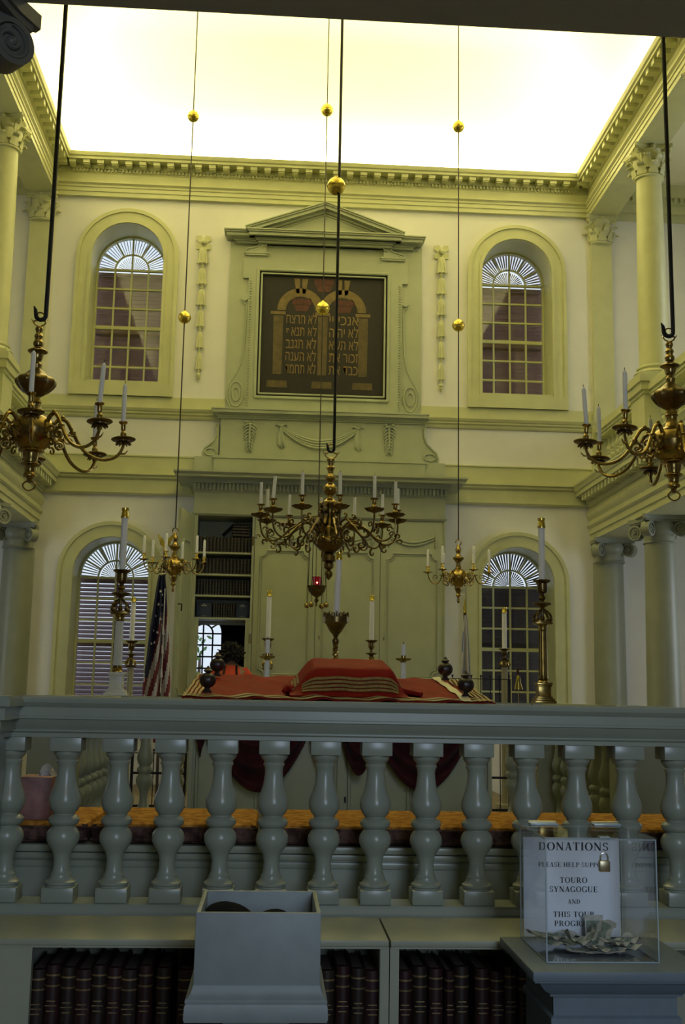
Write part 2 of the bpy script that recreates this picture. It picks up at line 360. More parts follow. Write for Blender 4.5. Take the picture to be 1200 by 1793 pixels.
# columns, capitals and pilasters
def concave(h, cut, n=6):
    out = []
    for q in range(4):
        a = PI/2*q; c, s = math.cos(a), math.sin(a)
        for k in range(n+1):
            t = -1+2*k/n; x, y = h-cut*(1-t*t), t*h*0.93
            out.append((x*c-y*s, x*s+y*c))
    return out
def slab(mb, c, poly, z0, z1): mb.prism([(c[0]+a, c[1]+b) for a, b in poly], (0,0,z0), (1,0,0), (0,1,0), (0,0,z1-z0))
def ionic(mb, x, y, zt, half=.265, r=.165, vk=1.0):
    slab(mb, (x, y), concave(half, .07), zt-.045, zt); slab(mb, (x, y), concave(half*.93, .065), zt-.065, zt-.045)
    mb.lathe([(r*.98, zt-.30), (r*1.08, zt-.285), (r*1.0, zt-.27), (r, zt-.20), (r*1.18, zt-.17), (r*1.25, zt-.12), (r*1.15, zt-.065)], (x, y, 0), 24)
    for q in range(4):
        a = PI/4+PI/2*q; d = Vector((math.cos(a), math.sin(a), 0)); p = Vector((-d.y, d.x, 0)); o = Vector((x, y, zt-.075-.075*vk))+d*half*(1.02-.06*(1-vk)/.2)
        vs = []; n = 32
        for sd, rr in ((-.045*vk, .062*vk), (-.045*vk, .082*vk), (.045*vk, .082*vk), (.045*vk, .062*vk)):
            for k in range(n): b = 2*PI*k/n; vs.append(o+p*sd+d*rr*math.cos(b)+Vector((0,0,rr*math.sin(b))))
        fs = [(i*n+k, i*n+(k+1) % n, (i+1)*n+(k+1) % n, (i+1)*n+k) for i in range(3) for k in range(n)]
        vs2 = [o-p*.028*vk+d*.062*vk*math.cos(2*PI*k/n)+Vector((0,0,.062*vk*math.sin(2*PI*k/n))) for k in range(n)]
        mb.add(vs, fs); mb.add(vs2, [list(range(n))]); mb.add([v+p*.056*vk for v in vs2], [list(range(n))])
        for sd in (-.034*vk, .034*vk):
            sp = [o+p*sd+(d*math.cos(PI/2-t*.375)+Vector((0,0,math.sin(PI/2-t*.375))))*.068*vk*(1-t/30*.88) for t in range(31)]
            mb.tube(sp, .009*vk, 6); mb.ball(o+p*sd, .018*vk, 10)
        mb.tube([o+Vector((0,0,.075*vk)), o-d*.10+Vector((0,0,.085*vk)), o-d*.2+Vector((0,0,.07*vk))], [.04*vk,.035*vk,.03*vk], 8)
def corinth(mb, x, y, zt, h=.34, r=.145, half=.225, fl=1.0):
    mb.xf = Matrix.Translation((x, y, 0)) @ Matrix.Diagonal((1, fl, 1, 1))
    z0 = zt-h
    mb.lathe([(r*1.0, z0-.03), (r*1.16, z0-.02), (r*1.16, z0-.005), (r, z0+.01), (r, z0+h*.4), (r*1.1, z0+h*.7), (r*1.32, z0+h*.86)], (0,0,0), 24)
    slab(mb, (0, 0), concave(half, .06), zt-.04, zt); slab(mb, (0, 0), concave(half*.93, .055), zt-.055, zt-.04)
    for tier, (zb, ln, off) in enumerate(((z0, h*.42, 0), (z0+h*.2, h*.52, .5))):
        for q in range(8):
            a = 2*PI*(q+off)/8; d = Vector((math.cos(a), math.sin(a), 0)); p = Vector((-d.y, d.x, 0)); g = []
            for i in range(7):
                t = i/6; out = r*1.02+.015+(.06 if t > .7 else 0)*((t-.7)/.3)+.03*t; zz = zb+ln*(t if t < .85 else .85-(t-.85)*.9); w = .062*(1-.55*t*t)*(1 if i % 2 else .82)
                g.append([d*(out+.008*math.sin(j*1.6))+p*w*(j-1.5)/1.5+Vector((0,0,zz)) for j in range(4)])
            mb.sheet(g, .012)
    for q in range(4):
        a = PI/4+PI/2*q; d = Vector((math.cos(a), math.sin(a), 0)); o = d*half*1.06+Vector((0,0,zt-.085))
        sp = [o+d*(.036*(1-t/12))*math.cos(PI/2-t*.8)+Vector((0,0,(.036*(1-t/12))*math.sin(PI/2-t*.8))) for t in range(11)]
        mb.tube(sp, .011, 5); mb.tube([o+Vector((0,0,.036)), o-d*.08+Vector((0,0,.01)), d*r*1.1+Vector((0,0,zt-.2))], [.013,.015,.012], 6)
        a = PI/2*q; d = Vector((math.cos(a), math.sin(a), 0)); mb.ball(d*(half-.05)+Vector((0,0,zt-.025)), .03, 8)
    mb.xf = None
def shaft(mb, x, y, z0, z1, r0, r1, base=.16):
    b = base; mb.box(x-r0*1.35, x+r0*1.35, y-r0*1.35, y+r0*1.35, z0, z0+b*.3)
    mb.lathe([(r0*1.3, z0+b*.3), (r0*1.38, z0+b*.42), (r0*1.3, z0+b*.54), (r0*1.12, z0+b*.6), (r0*1.1, z0+b*.7), (r0*1.2, z0+b*.78), (r0*1.2, z0+b*.86), (r0*1.05, z0+b*.93), (r0, z0+b)]+
             [(r0-(r0-r1)*(t/10)**1.8, z0+b+(z1-z0-b)*t/10) for t in range(1, 11)], (x, y, 0), 28)
S0 = 3.635
for sg in (-1, 1):
    for y in (11.65, 9.8, 7.95, 6.1):
        X = CX+sg*S0
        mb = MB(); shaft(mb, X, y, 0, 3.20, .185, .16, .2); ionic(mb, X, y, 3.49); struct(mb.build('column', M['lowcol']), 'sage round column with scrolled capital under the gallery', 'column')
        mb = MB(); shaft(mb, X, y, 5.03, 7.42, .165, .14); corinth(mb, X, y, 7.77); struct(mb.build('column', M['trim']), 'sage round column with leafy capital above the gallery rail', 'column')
    mb = MB(); X = CX+sg*3.615
    mb.box(X-.135, X+.135, YW-.06, YW+.02, 5.0, 7.45).box(X-.16, X+.16, YW-.085, YW, 5.0, 5.06).box(X-.15, X+.15, YW-.075, YW, 5.06, 5.12).box(X-.17, X+.17, YW-.07, YW, 4.17, 5.0)
    corinth(mb, X, YW-.03, 7.77, r=.13, half=.21, fl=.55); struct(mb.build('pilaster', M['trim']), 'sage wall pilaster with leafy capital', 'pilaster')
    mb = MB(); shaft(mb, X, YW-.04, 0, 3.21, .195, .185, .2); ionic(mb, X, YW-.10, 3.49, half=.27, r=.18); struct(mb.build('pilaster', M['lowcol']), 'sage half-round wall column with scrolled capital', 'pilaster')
mb = MB(); shaft(mb, -1.01, 2.805, 1.49, 3.2, .111, .10, .15); ionic(mb, -1.01, 2.815, 3.49, r=.12, vk=.86)
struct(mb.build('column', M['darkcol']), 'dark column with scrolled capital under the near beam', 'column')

# round-headed windows
def window(n, cx, zs, zb, cover, tilt, fan, lab):
    w = bpy.data.objects.new('window_%d' % n, None); C.objects.link(w); w.location = (cx, YW, zs); struct(w, lab, 'window')
    zc = zb if n > 2 else 5.155
    mb = MB()
    for a, b, p in ((.645, .60, .055), (.605, .49, .036), (.492, .458, .05)):
        add_plate(mb, arch(cx, a, zs, zc-.02 if n > 2 else zc), [arch(cx, b, zs, zb if n <= 2 else zb, 20)[::-1]] if n <= 2 else [arch(cx, b, zs, zb-.01)[::-1]], YW-p, YW+.01)
    mb.build('casing', M['trim'], w, flatshade=True)
    ol = arch(cx, HW-.004, zs, zb, 24); ol = ol[1:]+ol[:1]
    mb = MB(); mb.sheet([[(x, y, z) for x, z in ol] for y in (YW-.03, YW+.25, YW+.48)], .006)
    mb.box(cx-HW, cx+HW, YW-.03, YW+.45, zb, zb+.035); mb.build('reveal', M['trim'], w, sharp=30)
    mb = MB(); yg0, yg1 = YW+.42, YW+.47; q = .455
    add_plate(mb, arch(cx, q, zs, zb+.03), [arch(cx, q-.022, zs, zb+.08)[::-1]], yg0-.02, yg1)
    for k in (-1, 0, 1): mb.box(cx+k*.2165-.011, cx+k*.2165+.011, yg0+.01, yg1-.01, zb+.05, zs+.01)
    mb.box(cx-.011, cx+.011, yg0+.01, yg1-.01, zs, zs+q-.02)
    k = 0
    while zs-k*.2635 > zb+.12: h = .013 if k in (0,) else (.022 if k == 3 else .011); z = zs-k*.2635; mb.box(cx-q+.02, cx+q-.02, yg0+.005, yg1-.005, z-h, z+h); k += 1
    mb.tube([(cx+.22*math.cos(PI*t/16), (yg0+yg1)/2, zs+.22*math.sin(PI*t/16)) for t in range(17)], .012, 6)
    for t in (30, 60, 120, 150):
        a = math.radians(t); c, s = math.cos(a), math.sin(a); mb.tube([(cx+r*c, (yg0+yg1)/2, zs+r*s) for r in (.22, .44)], .012, 6)
    mb.build('sash', M['trim'], w, flatshade=True)
    pn = arch(cx, q-.01, zs, zb+.05, 24); MB().prism(pn, (0, (yg0+yg1)/2-.002, 0), (1,0,0), (0,0,1), (0,.004,0)).build('glass', M['pane'], w, flatshade=True)
    mb = MB(); ys = YW+.56; z = zb+.06; st = .0527; i = 0
    while z < zs-.02:
        c, s = math.cos(tilt), math.sin(tilt); L = st*cover/2/max(abs(s), .2)
        ll = L; mb.prism([(-ll*c, ll*s+.003), (-ll*c, ll*s-.003), (ll*c, -ll*s-.003), (ll*c, -ll*s+.003)], (cx-.47, ys, z), (0,1,0), (0,0,1), (.94, 0, 0)); z += st
    for x in (-.49, -.015, .46): mb.box(cx+x, cx+x+.03, ys+.02, ys+.05, zb, zs)
    mb.box(cx-.49, cx+.49, ys-.02, ys+.03, zs-.035, zs+.0).box(cx-.49, cx+.49, ys-.02, ys+.03, zs-.83, zs-.77)
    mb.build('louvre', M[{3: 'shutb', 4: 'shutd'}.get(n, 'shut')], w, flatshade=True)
    mb = MB(); ys = YW+.53
    for N, r0, r1 in ((34, .225, .45), (22, .03, .205)):
        for t in range(N):
            a0 = PI*(t+.5-fan/2)/N; a1 = PI*(t+.5+fan/2)/N
            mb.prism([(r0*math.cos(a0), r0*math.sin(a0)), (r1*math.cos(a0), r1*math.sin(a0)), (r1*math.cos(a1), r1*math.sin(a1)), (r0*math.cos(a1), r0*math.sin(a1))], (cx, ys+.004*(t % 2), zs+.012), (1,0,0), (0,0,1), (0,.006,0))
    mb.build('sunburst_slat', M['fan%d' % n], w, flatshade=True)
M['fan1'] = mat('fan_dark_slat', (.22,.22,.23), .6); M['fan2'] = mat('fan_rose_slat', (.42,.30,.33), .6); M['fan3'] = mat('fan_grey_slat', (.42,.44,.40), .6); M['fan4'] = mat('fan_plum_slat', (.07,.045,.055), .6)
window(1, *WIN[0], 1.22, -1.0, .25, 'upper arched window over the striped flag side')
window(2, *WIN[1], 1.22, -1.0, .55, 'upper arched window over the blue and white flag side')
window(3, *WIN[2], .87, -.50, .45, 'lower arched window with bright louvres behind the striped flag')
window(4, *WIN[3], 1.02, .9, .58, 'lower arched window with dark panes beside the blue and white flag')

# small room behind the open bay, its window and a tree outside
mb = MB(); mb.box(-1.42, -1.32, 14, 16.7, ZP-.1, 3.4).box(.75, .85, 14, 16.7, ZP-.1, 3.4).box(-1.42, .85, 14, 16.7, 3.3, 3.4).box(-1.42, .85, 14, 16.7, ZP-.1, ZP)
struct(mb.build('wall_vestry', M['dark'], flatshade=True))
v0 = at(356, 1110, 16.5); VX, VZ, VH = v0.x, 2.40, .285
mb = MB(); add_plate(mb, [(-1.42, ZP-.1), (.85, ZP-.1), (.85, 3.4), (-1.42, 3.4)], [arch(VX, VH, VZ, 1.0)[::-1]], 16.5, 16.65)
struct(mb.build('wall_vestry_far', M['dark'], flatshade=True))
w5 = bpy.data.objects.new('window_5', None); C.objects.link(w5); w5.location = (VX, 16.5, 1.0); struct(w5, 'bright arched window seen through the open cabinet bay', 'window')
mb = MB(); add_plate(mb, arch(VX, VH, VZ, 1.0), [arch(VX, VH-.02, VZ, 1.02)[::-1]], 16.52, 16.58)
for k in (-1, 0, 1): mb.box(VX+k*.14-.011, VX+k*.14+.011, 16.53, 16.56, 1.0, VZ+(.27 if k == 0 else .0))
for k in range(9): mb.box(VX-VH, VX+VH, 16.53, 16.56, VZ-.17*k-.011, VZ-.17*k+.011)
mb.tube([(VX+.14*math.cos(PI*t/12), 16.545, VZ+.14*math.sin(PI*t/12)) for t in range(13)], .013, 6)
for t in (35, 65, 115, 145):
    a = math.radians(t); mb.tube([(VX+r*math.cos(a), 16.545, VZ+r*math.sin(a)) for r in (.14, .28)], .012, 6)
mb.build('sash', M['iron'], w5, flatshade=True)
MB().prism(arch(VX, VH-.015, VZ, 1.01), (0, 16.543, 0), (1,0,0), (0,0,1), (0,.003,0)).build('glass', M['pane'], w5, flatshade=True)
t = thing('tree', 'leafy green tree outside the window behind the open bay', 'tree', (VX-.25, 19.0, 0))
mb = MB(); mb.tube([(VX-.25, 19, 0), (VX-.22, 19, 1.2), (VX-.2, 19, 2.2)], [.06, .045, .02], 8); mb.build('trunk', M['bark'], t)
mb = MB()
for k in range(110):
    c = Vector((VX-.38, 19, 2.25))+Vector((rnd.gauss(0, .10), rnd.gauss(0, .2), rnd.gauss(0, .26))); a = Vector((rnd.gauss(0,1), rnd.gauss(0,1), rnd.gauss(0,1))).normalized(); b = a.orthogonal().normalized()
    mb.sheet([[c-a*.05-b*.012, c-a*.05+b*.012], [c-b*.035, c+b*.035], [c+a*.05-b*.012, c+a*.05+b*.012]], .002)
mb.build('leaves', M['leaf'], t, flatshade=True)

# ------------------------------------------------------------------ the tall cabinet (ark)
YA = 13.0
L = lambda px, py, Y=YA: at(px, py, Y)
ax0, ax1 = L(337, 1000).x, L(778, 1000).x
ark = thing('ark_cabinet', 'tall sage panelled cabinet on the end wall with one open bay of books', 'cabinet', ((ax0+ax1)/2, YA, ZP))
bx = [L(343.5, 1000).x, L(440, 1000).x, L(553.5, 1000).x, L(666, 1000).x, ax1]
zb0, zt0 = ZP, L(560, 908).z
bay0, bay1 = bx[0], bx[1]
mb = MB(); mb.box(ax0, ax0+.03, YA, YW, ZP, zt0+.12).box(ax0, bay0, YA-.01, YA+.03, ZP, zt0)
mb.box(bay1, bay1+.025, YA-.01, YW, ZP, zt0).box(ax1-.03, ax1, YA+.04, YW, ZP, zt0+.12).box(bay1, ax1, YA+.03, YA+.06, ZP, zt0).box(ax0, ax1, YA+.01, YW, zt0, zt0+.12)
mb.box(bay0, bay1, YW-.03, YW-.005, 2.36, zt0)
mb.box(ax1-.004, ax1+.012, YA-.012, YW, ZP, zt0+.01)
mb.build('carcass', M['ark'], ark, flatshade=True)
# entablature with dentils
zc = [L(560, y).z for y in (908, 903)]
mb = MB()
AE = [(-.02, zt0), (.012, zt0), (.03, zt0+.022), (.03, zt0+.03), (.012, zt0+.035), (.012, L(560, 868).z), (.03, L(560, 866).z+.005), (.03, L(560, 854).z+.01), (.07, L(560, 854).z+.012), (.07, L(560, 847, 12.93).z+.02), (.22, L(560, 840, 12.8).z), (.22, L(560, 836, 12.78).z), (.25, L(560, 832, 12.75).z+.005), (.25, L(560, 830, 12.75).z+.012), (-.02, L(560, 830, 12.75).z+.012)]
prof = AE; n = len(prof); vs = []
for x, sx in ((ax0, -1), (ax1, 1)):
    for p, z in prof: vs.append((x+sx*p, YA-p, z))
for x, sx in ((ax0, -1), (ax1, 1)):
    for p, z in prof: vs.append((x+sx*p, YW-.06, z))
fs = [(i, (i+1) % n, n+(i+1) % n, n+i) for i in range(n)]+[(2*n+i, 2*n+(i+1) % n, (i+1) % n, i) for i in range(n)]+[(n+i, n+(i+1) % n, 3*n+(i+1) % n, 3*n+i) for i in range(n)]
fs += [tuple(2*n+i for i in range(n)), tuple(3*n+i for i in range(n))]
mb.add(vs, fs)
zd = L(560, 866).z+.012; k = ax0-.02
while k < ax1+.02: mb.box(k, k+.026, YA-.062, YA-.02, zd, L(560, 854).z+.008); k += .046
mb.build('cornice', M['ark'], ark, flatshade=True); ztop = prof[-1][1]
# closed doors
def notched(x0, x1, z0, z1, r):
    P = []
    for cx, cz, a0 in ((x0, z0, 90), (x1, z0, 180), (x1, z1, 270), (x0, z1, 0)):
        for k in range(7): a = math.radians(a0-15*k); P.append((cx+r*math.cos(a), cz+r*math.sin(a)))
    return P
def door(x0, x1, z0, z1, y, keyhole=True, swag=True):
    d = MB().bbox(x0+.003, x1-.003, y, y+.03, z0, z1, .003).build('door', M['ark'], ark)
    mb = MB(); m = .075; zm = L(560, 1188).z; zt = L(560, 966).z
    for a, b in ((zm+.02, zt), (z0+.12, zm-.06)):
        P = [Vector((x, y-.004, z)) for x, z in notched(x0+m, x1-m, a, b, .075)]; mb.tube(P, .011, 6, closed=True)
        P = [Vector((x, y-.002, z)) for x, z in notched(x0+m+.022, x1-m-.022, a+.022, b-.022, .075)]; mb.tube(P, .006, 5, closed=True)
    mb.build('panel_moulding', M['ark'], d)
    if swag:
        mb = MB(); zs = L(560, 935).z; w = x1-x0
        for o in (0, .014): mb.tube([(x0+.10+(w-.2)*t/10, y-.008, zs-o*1.6-(.075+o)*math.sin(PI*t/10)) for t in range(11)], [.006+.010*math.sin(PI*t/10) for t in range(11)], 7)
        for x in (x0+.10, x1-.10):
            mb.tube([(x, y-.008, zs+.04), (x, y-.01, zs), (x+.008, y-.012, zs-.06), (x-.006, y-.01, zs-.12), (x, y-.008, zs-.15)], [.004,.012,.018,.013,.003], 6)
        mb.build('swag', M['ark'], d)
    if keyhole: MB().prism([(-.008,-.02),(.008,-.02),(.004,.0),(.009,.012),(0,.02),(-.009,.012),(-.004,0)], (x0+.05, y-.006, L(560, 1116).z), (1,0,0), (0,0,1), (0,.008,0)).build('keyhole', M['dbrass'], d)
    return d
door(bx[1]+.03, bx[2], ZP+.05, zt0-.004, YA, False); door(bx[2], bx[3], ZP+.05, zt0-.004, YA); door(bx[3], bx[4], ZP+.05, zt0-.004, YA)
# open leaf at the striped-flag side: hinged at the stile, swung towards the viewer
hx, hy = ax0+.005, YA-.012; fx, fy = L(311, 1050, 12.42).x, 12.42
dirv = Vector((fx-hx, fy-hy, 0)); wd = dirv.length; dirv.normalize(); nrm = Vector((-dirv.y, dirv.x, 0))
mb = MB(); mb.prism([(0, ZP+.05), (wd, ZP+.05), (wd, zt0-.004), (0, zt0-.004)], (hx, hy, 0), dirv, (0,0,1), nrm*-.03)
d = mb.build('door', M['ark'], ark, flatshade=True)
mb = MB()
for a, b in ((1.5, 3.25), (.65, 1.40)):
    for off in (.004, -.034):
        mb.tube([Vector((hx, hy, 0))+dirv*x+nrm*off+Vector((0,0,z)) for x, z in notched(.07, wd-.07, a, b, .07)], .010, 6, closed=True)
mb.build('panel_moulding', M['ark'], d)
MB().tube([Vector((hx, hy, 2.5))+dirv*(wd-.03)+nrm*.0, Vector((hx, hy, 2.5))+dirv*(wd-.03)+nrm*.04, Vector((hx, hy, 2.42))+dirv*(wd-.03)+nrm*.04], .009, 6).build('latch', M['iron'], d)
for z in (2.1, 3.25): MB().box(bay1-.004, bay1+.022, YA-.016, YA-.008, z, z+.11).build('hinge', M['dbrass'], ark)
# shelves in the open bay
shelf_z = [L(390, y, 13.1).z for y in (968, 1006, 1043, 1082)]
for z in shelf_z: MB().box(bay0, bay1, YA+.02, YW-.03, z-.022, z).build('shelf', M['ark'], ark, flatshade=True)
MB().box(bay0, bay0+.05, YA+.01, YA+.04, ZP, shelf_z[3]-.02).box(bay1-.05, bay1, YA+.01, YA+.04, ZP, shelf_z[3]-.02).build('door_frame', M['ark'], ark, flatshade=True)
MB().prism([(0,0),(.30,.30),(.33,.27),(.03,-.03)], (bay0+.26, YW-.045, L(400, 935, 13.4).z), (1,0,0), (0,0,1), (0,.015,0)).build('strap', M['dark'], ark, flatshade=True)
# its books: one kind, copied
def spine_book(name, w, h, dep, mats, loc, gilt=True):
    pass
def shelf_book(w, h, dep, cover):
    mb = MB(); mb.m = 0
    mb.box(-w/2, -w/2+.004, 0, dep, 0, h).box(w/2-.004, w/2, 0, dep, 0, h)
    pts = [(-w/2, .0), (-w/2+.002, -.006), (-w*.25, -.011), (0, -.013), (w*.25, -.011), (w/2-.002, -.006), (w/2, 0), (w/2-.004, .004), (-w/2+.004, .004)]
    mb.prism(pts, (0,0,0), (1,0,0), (0,1,0), (0,0,h))
    mb.m = 1; mb.box(-w/2+.004, w/2-.004, .004, dep-.004, .004, h-.005)
    mb.m = 2
    for z in (.06, .15, .32, .55, .86, .93):
        mb.prism([(x*1.02, y-.0012) for x, y in pts[:7]]+[(w/2, .002), (-w/2, .002)], (0,0,h*z), (1,0,0), (0,1,0), (0,0,h*.012))
    for z in (.70, .735, .765, .40): mb.prism([(x*(.5 if z != .735 else .75), -.0136) for x in (-w/2, w/2)]+[(w*.3, -.012), (-w*.3, -.012)], (0,0,h*z), (1,0,0), (0,1,0), (0,0,h*.007))
    return mb
cnt = {}
def place_books(y, z, x0, x1, n, h, covers, cat_label, group, first_name='book', skip=()):
    w = (x1-x0)/n; protos = {}
    for k in range(n):
        if k in skip: continue
        c = covers[k % len(covers)]; hh = h*(1-.03*((k*7) % 4)/3)
        key = c
        if key not in protos:
            o = shelf_book(w*.93, h, .17, c).build('book', [M[c], M['page'], M['gilt']], flatshade=False); protos[key] = o
        else:
            o = protos[key].copy(); C.objects.link(o)
        o.location = (x0+w*(k+.5), y, z); o.scale = (1, 1, hh/h)
        tag(o, cat_label(k), 'book', group)
ORD = ['first','second','third','fourth','fifth','sixth','seventh','eighth','ninth','tenth','eleventh','twelfth','thirteenth','fourteenth','fifteenth','sixteenth','seventeenth','eighteenth','nineteenth','twentieth']
rows = [('top', 15, .19), ('second', 15, .19), ('third', 18, .185)]
for (rn, n, h), z in zip(rows, shelf_z):
    place_books(YA+.10, z, bay0+.01, bay1-.012, n, h, ['blackbook'], lambda k, rn=rn: 'uniform black book with gilt bands on the %s shelf of the cabinet bay' % rn, 'black books on the %s shelf of the cabinet bay' % rn)
bwx = L(373, 1060, 13.1).x; bwx2 = L(412, 1060, 13.1).x
place_books(YA+.10, shelf_z[3], bwx, bwx2, 9, .18, ['blackbook'], lambda k: 'black gilt book between the two navy boxes on the lowest shelf', 'black books on the lowest shelf of the cabinet bay')
for x0, x1, lb in ((bay0+.012, bwx-.012, 'navy slipcase with white lettering beside the open cabinet door'), (bwx2+.008, bay1-.012, 'dark navy slipcase at the closed-door end of the lowest shelf')):
    s = thing('slipcase', lb, 'book box', ((x0+x1)/2, YA+.10, shelf_z[3]))
    MB().bbox(x0, x1, YA+.10, YA+.26, shelf_z[3], shelf_z[3]+.185, .004).build('case', M['blue'], s)
    mb = MB(); xm = (x0+x1)/2
    for z, w in ((.148, .065), (.138, .065), (.158, .012), (.166, .012)): mb.box(xm-w/2, xm+w/2, YA+.097, YA+.101, shelf_z[3]+z-.003, shelf_z[3]+z+.003)
    mb.box(xm-.03, xm+.03, YA+.097, YA+.101, shelf_z[3]+.02, shelf_z[3]+.023); mb.build('lettering', M['fwhite'], s, flatshade=True)
zz = shelf_z[0]+.195
for k in range(5):
    mb = shelf_book(.034, .20, .16, 'blackbook'); o = mb.build('book', [M['blackbook'], M['page'], M['gilt']])
    o.rotation_euler = (0, PI/2, 0); o.location = (bay1-.235, YA+.10, zz+.018+.036*k)
    tag(o, ['lowest','second from the bottom','middle','second from the top','topmost'][k]+' black book of the flat pile on the top row', 'book', 'flat pile of black books')

# attic panel, plinth, painting and its frame
pl = thing('attic_panel', 'sage carved panel with a festoon above the cabinet', 'carved panel', (CX, YW-.1, ztop))
Y1 = YW-.16
mb = MB(); mb.box(L(340,810,Y1).x, L(780,810,Y1).x, Y1, YW, ztop-.01, L(560,805,Y1).z); mb.box(L(374,810,Y1-.02).x, L(745,810,Y1-.02).x, Y1-.02, YW, ztop-.01, L(560,806,Y1).z-.004)
mb.box(L(372,800,Y1).x, L(748,800,Y1).x, Y1-.03, YW, L(560,806,Y1).z-.012, L(560,804,Y1).z+.008); mb.build('plinth', M['ark'], pl, flatshade=True)
Y2 = YW-.10; zp0, zp1 = L(560,805,Y1).z, L(560,738,Y2).z
MB().box(L(386,760,Y2).x, L(739,760,Y2).x, Y2, YW, zp0-.01, zp1).build('panel', M['ark'], pl, flatshade=True)
mb = MB(); xl, xr = L(370,730,Y2-.08).x, L(752,740,Y2-.08).x
zc0 = zp1
for p, a, b in ((.02,0,.02),(.035,.02,.045),(.06,.045,.06),(.09,.06,.10),(.10,.10,.115)): mb.box(xl+.10-p, xr-.10+p, Y2-p, YW, zc0+a, zc0+b)
mb.build('cornice', M['ark'], pl, flatshade=True)
def husk(mb, x, y, z1, z0, w):                                    # carved leaf plume
    mb.tube([(x, y-.014, z1), (x, y-.018, (z0+z1)/2), (x, y-.01, z0)], [.012,.016,.006], 6)
    for k in range(9):
        t = k/9; z = z1-(z1-z0)*t; ww = w*(1-.65*t)
        for s in (-1, 1): mb.tube([(x, y-.012, z), (x+s*ww*.6, y-.018, z-.01), (x+s*ww, y-.012, z-.045), (x+s*ww*.8, y-.006, z-.065)], [.006,.013,.012,.004], 6)
    for s in (-1, 1): mb.ball((x+s*w*.6, y-.01, z1+.02), .022, 8)
for px, py0, py1 in ((438, 742, 790), (682, 748, 796)):
    mb = MB(); husk(mb, L(px,py0,Y2).x, Y2, L(px,py0,Y2).z, L(px,py1,Y2).z, .075); mb.build('leaf_drop', M['ark'], pl)
mb = MB(); a, b = L(493,747,Y2), L(627,752,Y2)
for o in range(4): mb.tube([(a.x+(b.x-a.x)*t/14, Y2-.012-.004*(o % 2), a.z-.012*o-(.17+.02*o)*math.sin(PI*t/14)**.9) for t in range(15)], [.007+.010*math.sin(PI*t/14) for t in range(15)], 7)
for p in (a, b):
    mb.ball((p.x, Y2-.012, p.z), .022, 8)
    for s in (-1, 1): mb.tube([(p.x, Y2-.01, p.z), (p.x+s*.05, Y2-.014, p.z+.025), (p.x+s*.08, Y2-.008, p.z+.012)], [.008,.014,.004], 6)
    for o in (-.02, .0, .02): mb.tube([(p.x, Y2-.012, p.z), (p.x+o-.01, Y2-.018, p.z-.12), (p.x+o*1.4+.006, Y2-.016, p.z-.24), (p.x+o*1.2+.02, Y2-.01, p.z-.29+abs(o))], [.008,.018,.020,.006], 6)
mb.build('festoon', M['ark'], pl)
def scroll_side(px0, px1, py0, py1, Y, sg, big=False):             # console outline: small curl at top, large oval curl at the foot
    p0, p1 = L(px0, py0, Y), L(px1, py1, Y); return p0, p1
for sg, px in ((-1, (384, 355)), (1, (739, 768))):
    p0 = L(px[0], 740, Y2); p1 = L(px[1], 797, Y2); X0, X1, Z1, Z0 = p0.x, p1.x, p0.z, zp0
    w = abs(X1-X0); f = lambda u, v: (X0+sg*w*u, Z0+(Z1-Z0)*v)
    out = [f(0,0), f(.95,0), f(1.0,.12), f(.9,.25), f(.6,.36), f(.3,.48), f(.14,.66), f(.14,.80), f(.22,.88), f(.2,.97), f(0,1.0)]
    mb = MB(); mb.prism(out, (0, Y2+.01, 0), (1,0,0), (0,0,1), (0, YW-Y2-.01, 0))
    mb.tube([(x, Y2+.004, z) for x, z in out[1:10]], .012, 6); c = f(.5, .16)
    mb.tube([(c[0]+w*.36*math.cos(t*PI/8)*(1 if t < 17 else .5), Y2+.002, c[1]+.045*math.sin(t*PI/8)) for t in range(17)], .011, 6)
    mb.build('scroll_bracket', M['ark'], pl)
pl.location.y -= .004
fr = thing('painting_surround', 'sage pedimented frame with scrolled sides around the dark painting', 'frame', (CX, YW, 5.03))
Y3 = YW-.06
zf0 = zc0+.10
MB().box(L(398,600,YW-.02).x, L(738,600,YW-.02).x, YW-.03, YW+.01, zf0, L(560,430,YW).z).build('backboard', M['ark'], fr, flatshade=True)
px0, px1, pz0, pz1 = -.322, 1.322, 5.205, 6.845                    # the picture
px0, px1 = [CX+(v-CX)*.995+.0 for v in (px0, px1)]
mb = MB(); ex0, ex1 = L(432,600,Y3).x, L(704,600,Y3).x; zt = L(560,446,Y3).z
add_plate(mb, [(ex0, zf0), (ex1, zf0), (ex1, pz1-.10), (ex1+.07, pz1-.10), (ex1+.07, zt), (ex0-.07, zt), (ex0-.07, pz1-.10), (ex0, pz1-.10)], [[(px0-.02, pz0-.02), (px0-.02, pz1+.02), (px1+.02, pz1+.02), (px1+.02, pz0-.02)]], Y3, YW)
for a, b in ((.0, .022), (-.05, .012)):
    P = [(px0-.02-a, pz0-.02-a), (px1+.02+a, pz0-.02-a), (px1+.02+a, pz1+.02+a), (px0-.02-a, pz1+.02+a)]
    mb.tube([Vector((x, Y3-.004, z)) for x, z in P[:2]], b, 6); mb.tube([Vector((x, Y3-.004, z)) for x, z in P[1:3]], b, 6); mb.tube([Vector((x, Y3-.004, z)) for x, z in P[2:4]], b, 6); mb.tube([Vector((x, Y3-.004, z)) for x, z in (P[3], P[0])], b, 6)
k = zf0+.05
while k < pz1-.12:
    for x in (ex0+.03, ex1-.03): mb.box(x-.012, x+.012, Y3-.012, Y3, k, k+.018)
    k += .034
mb.build('eared_frame', M['ark'], fr, flatshade=True)
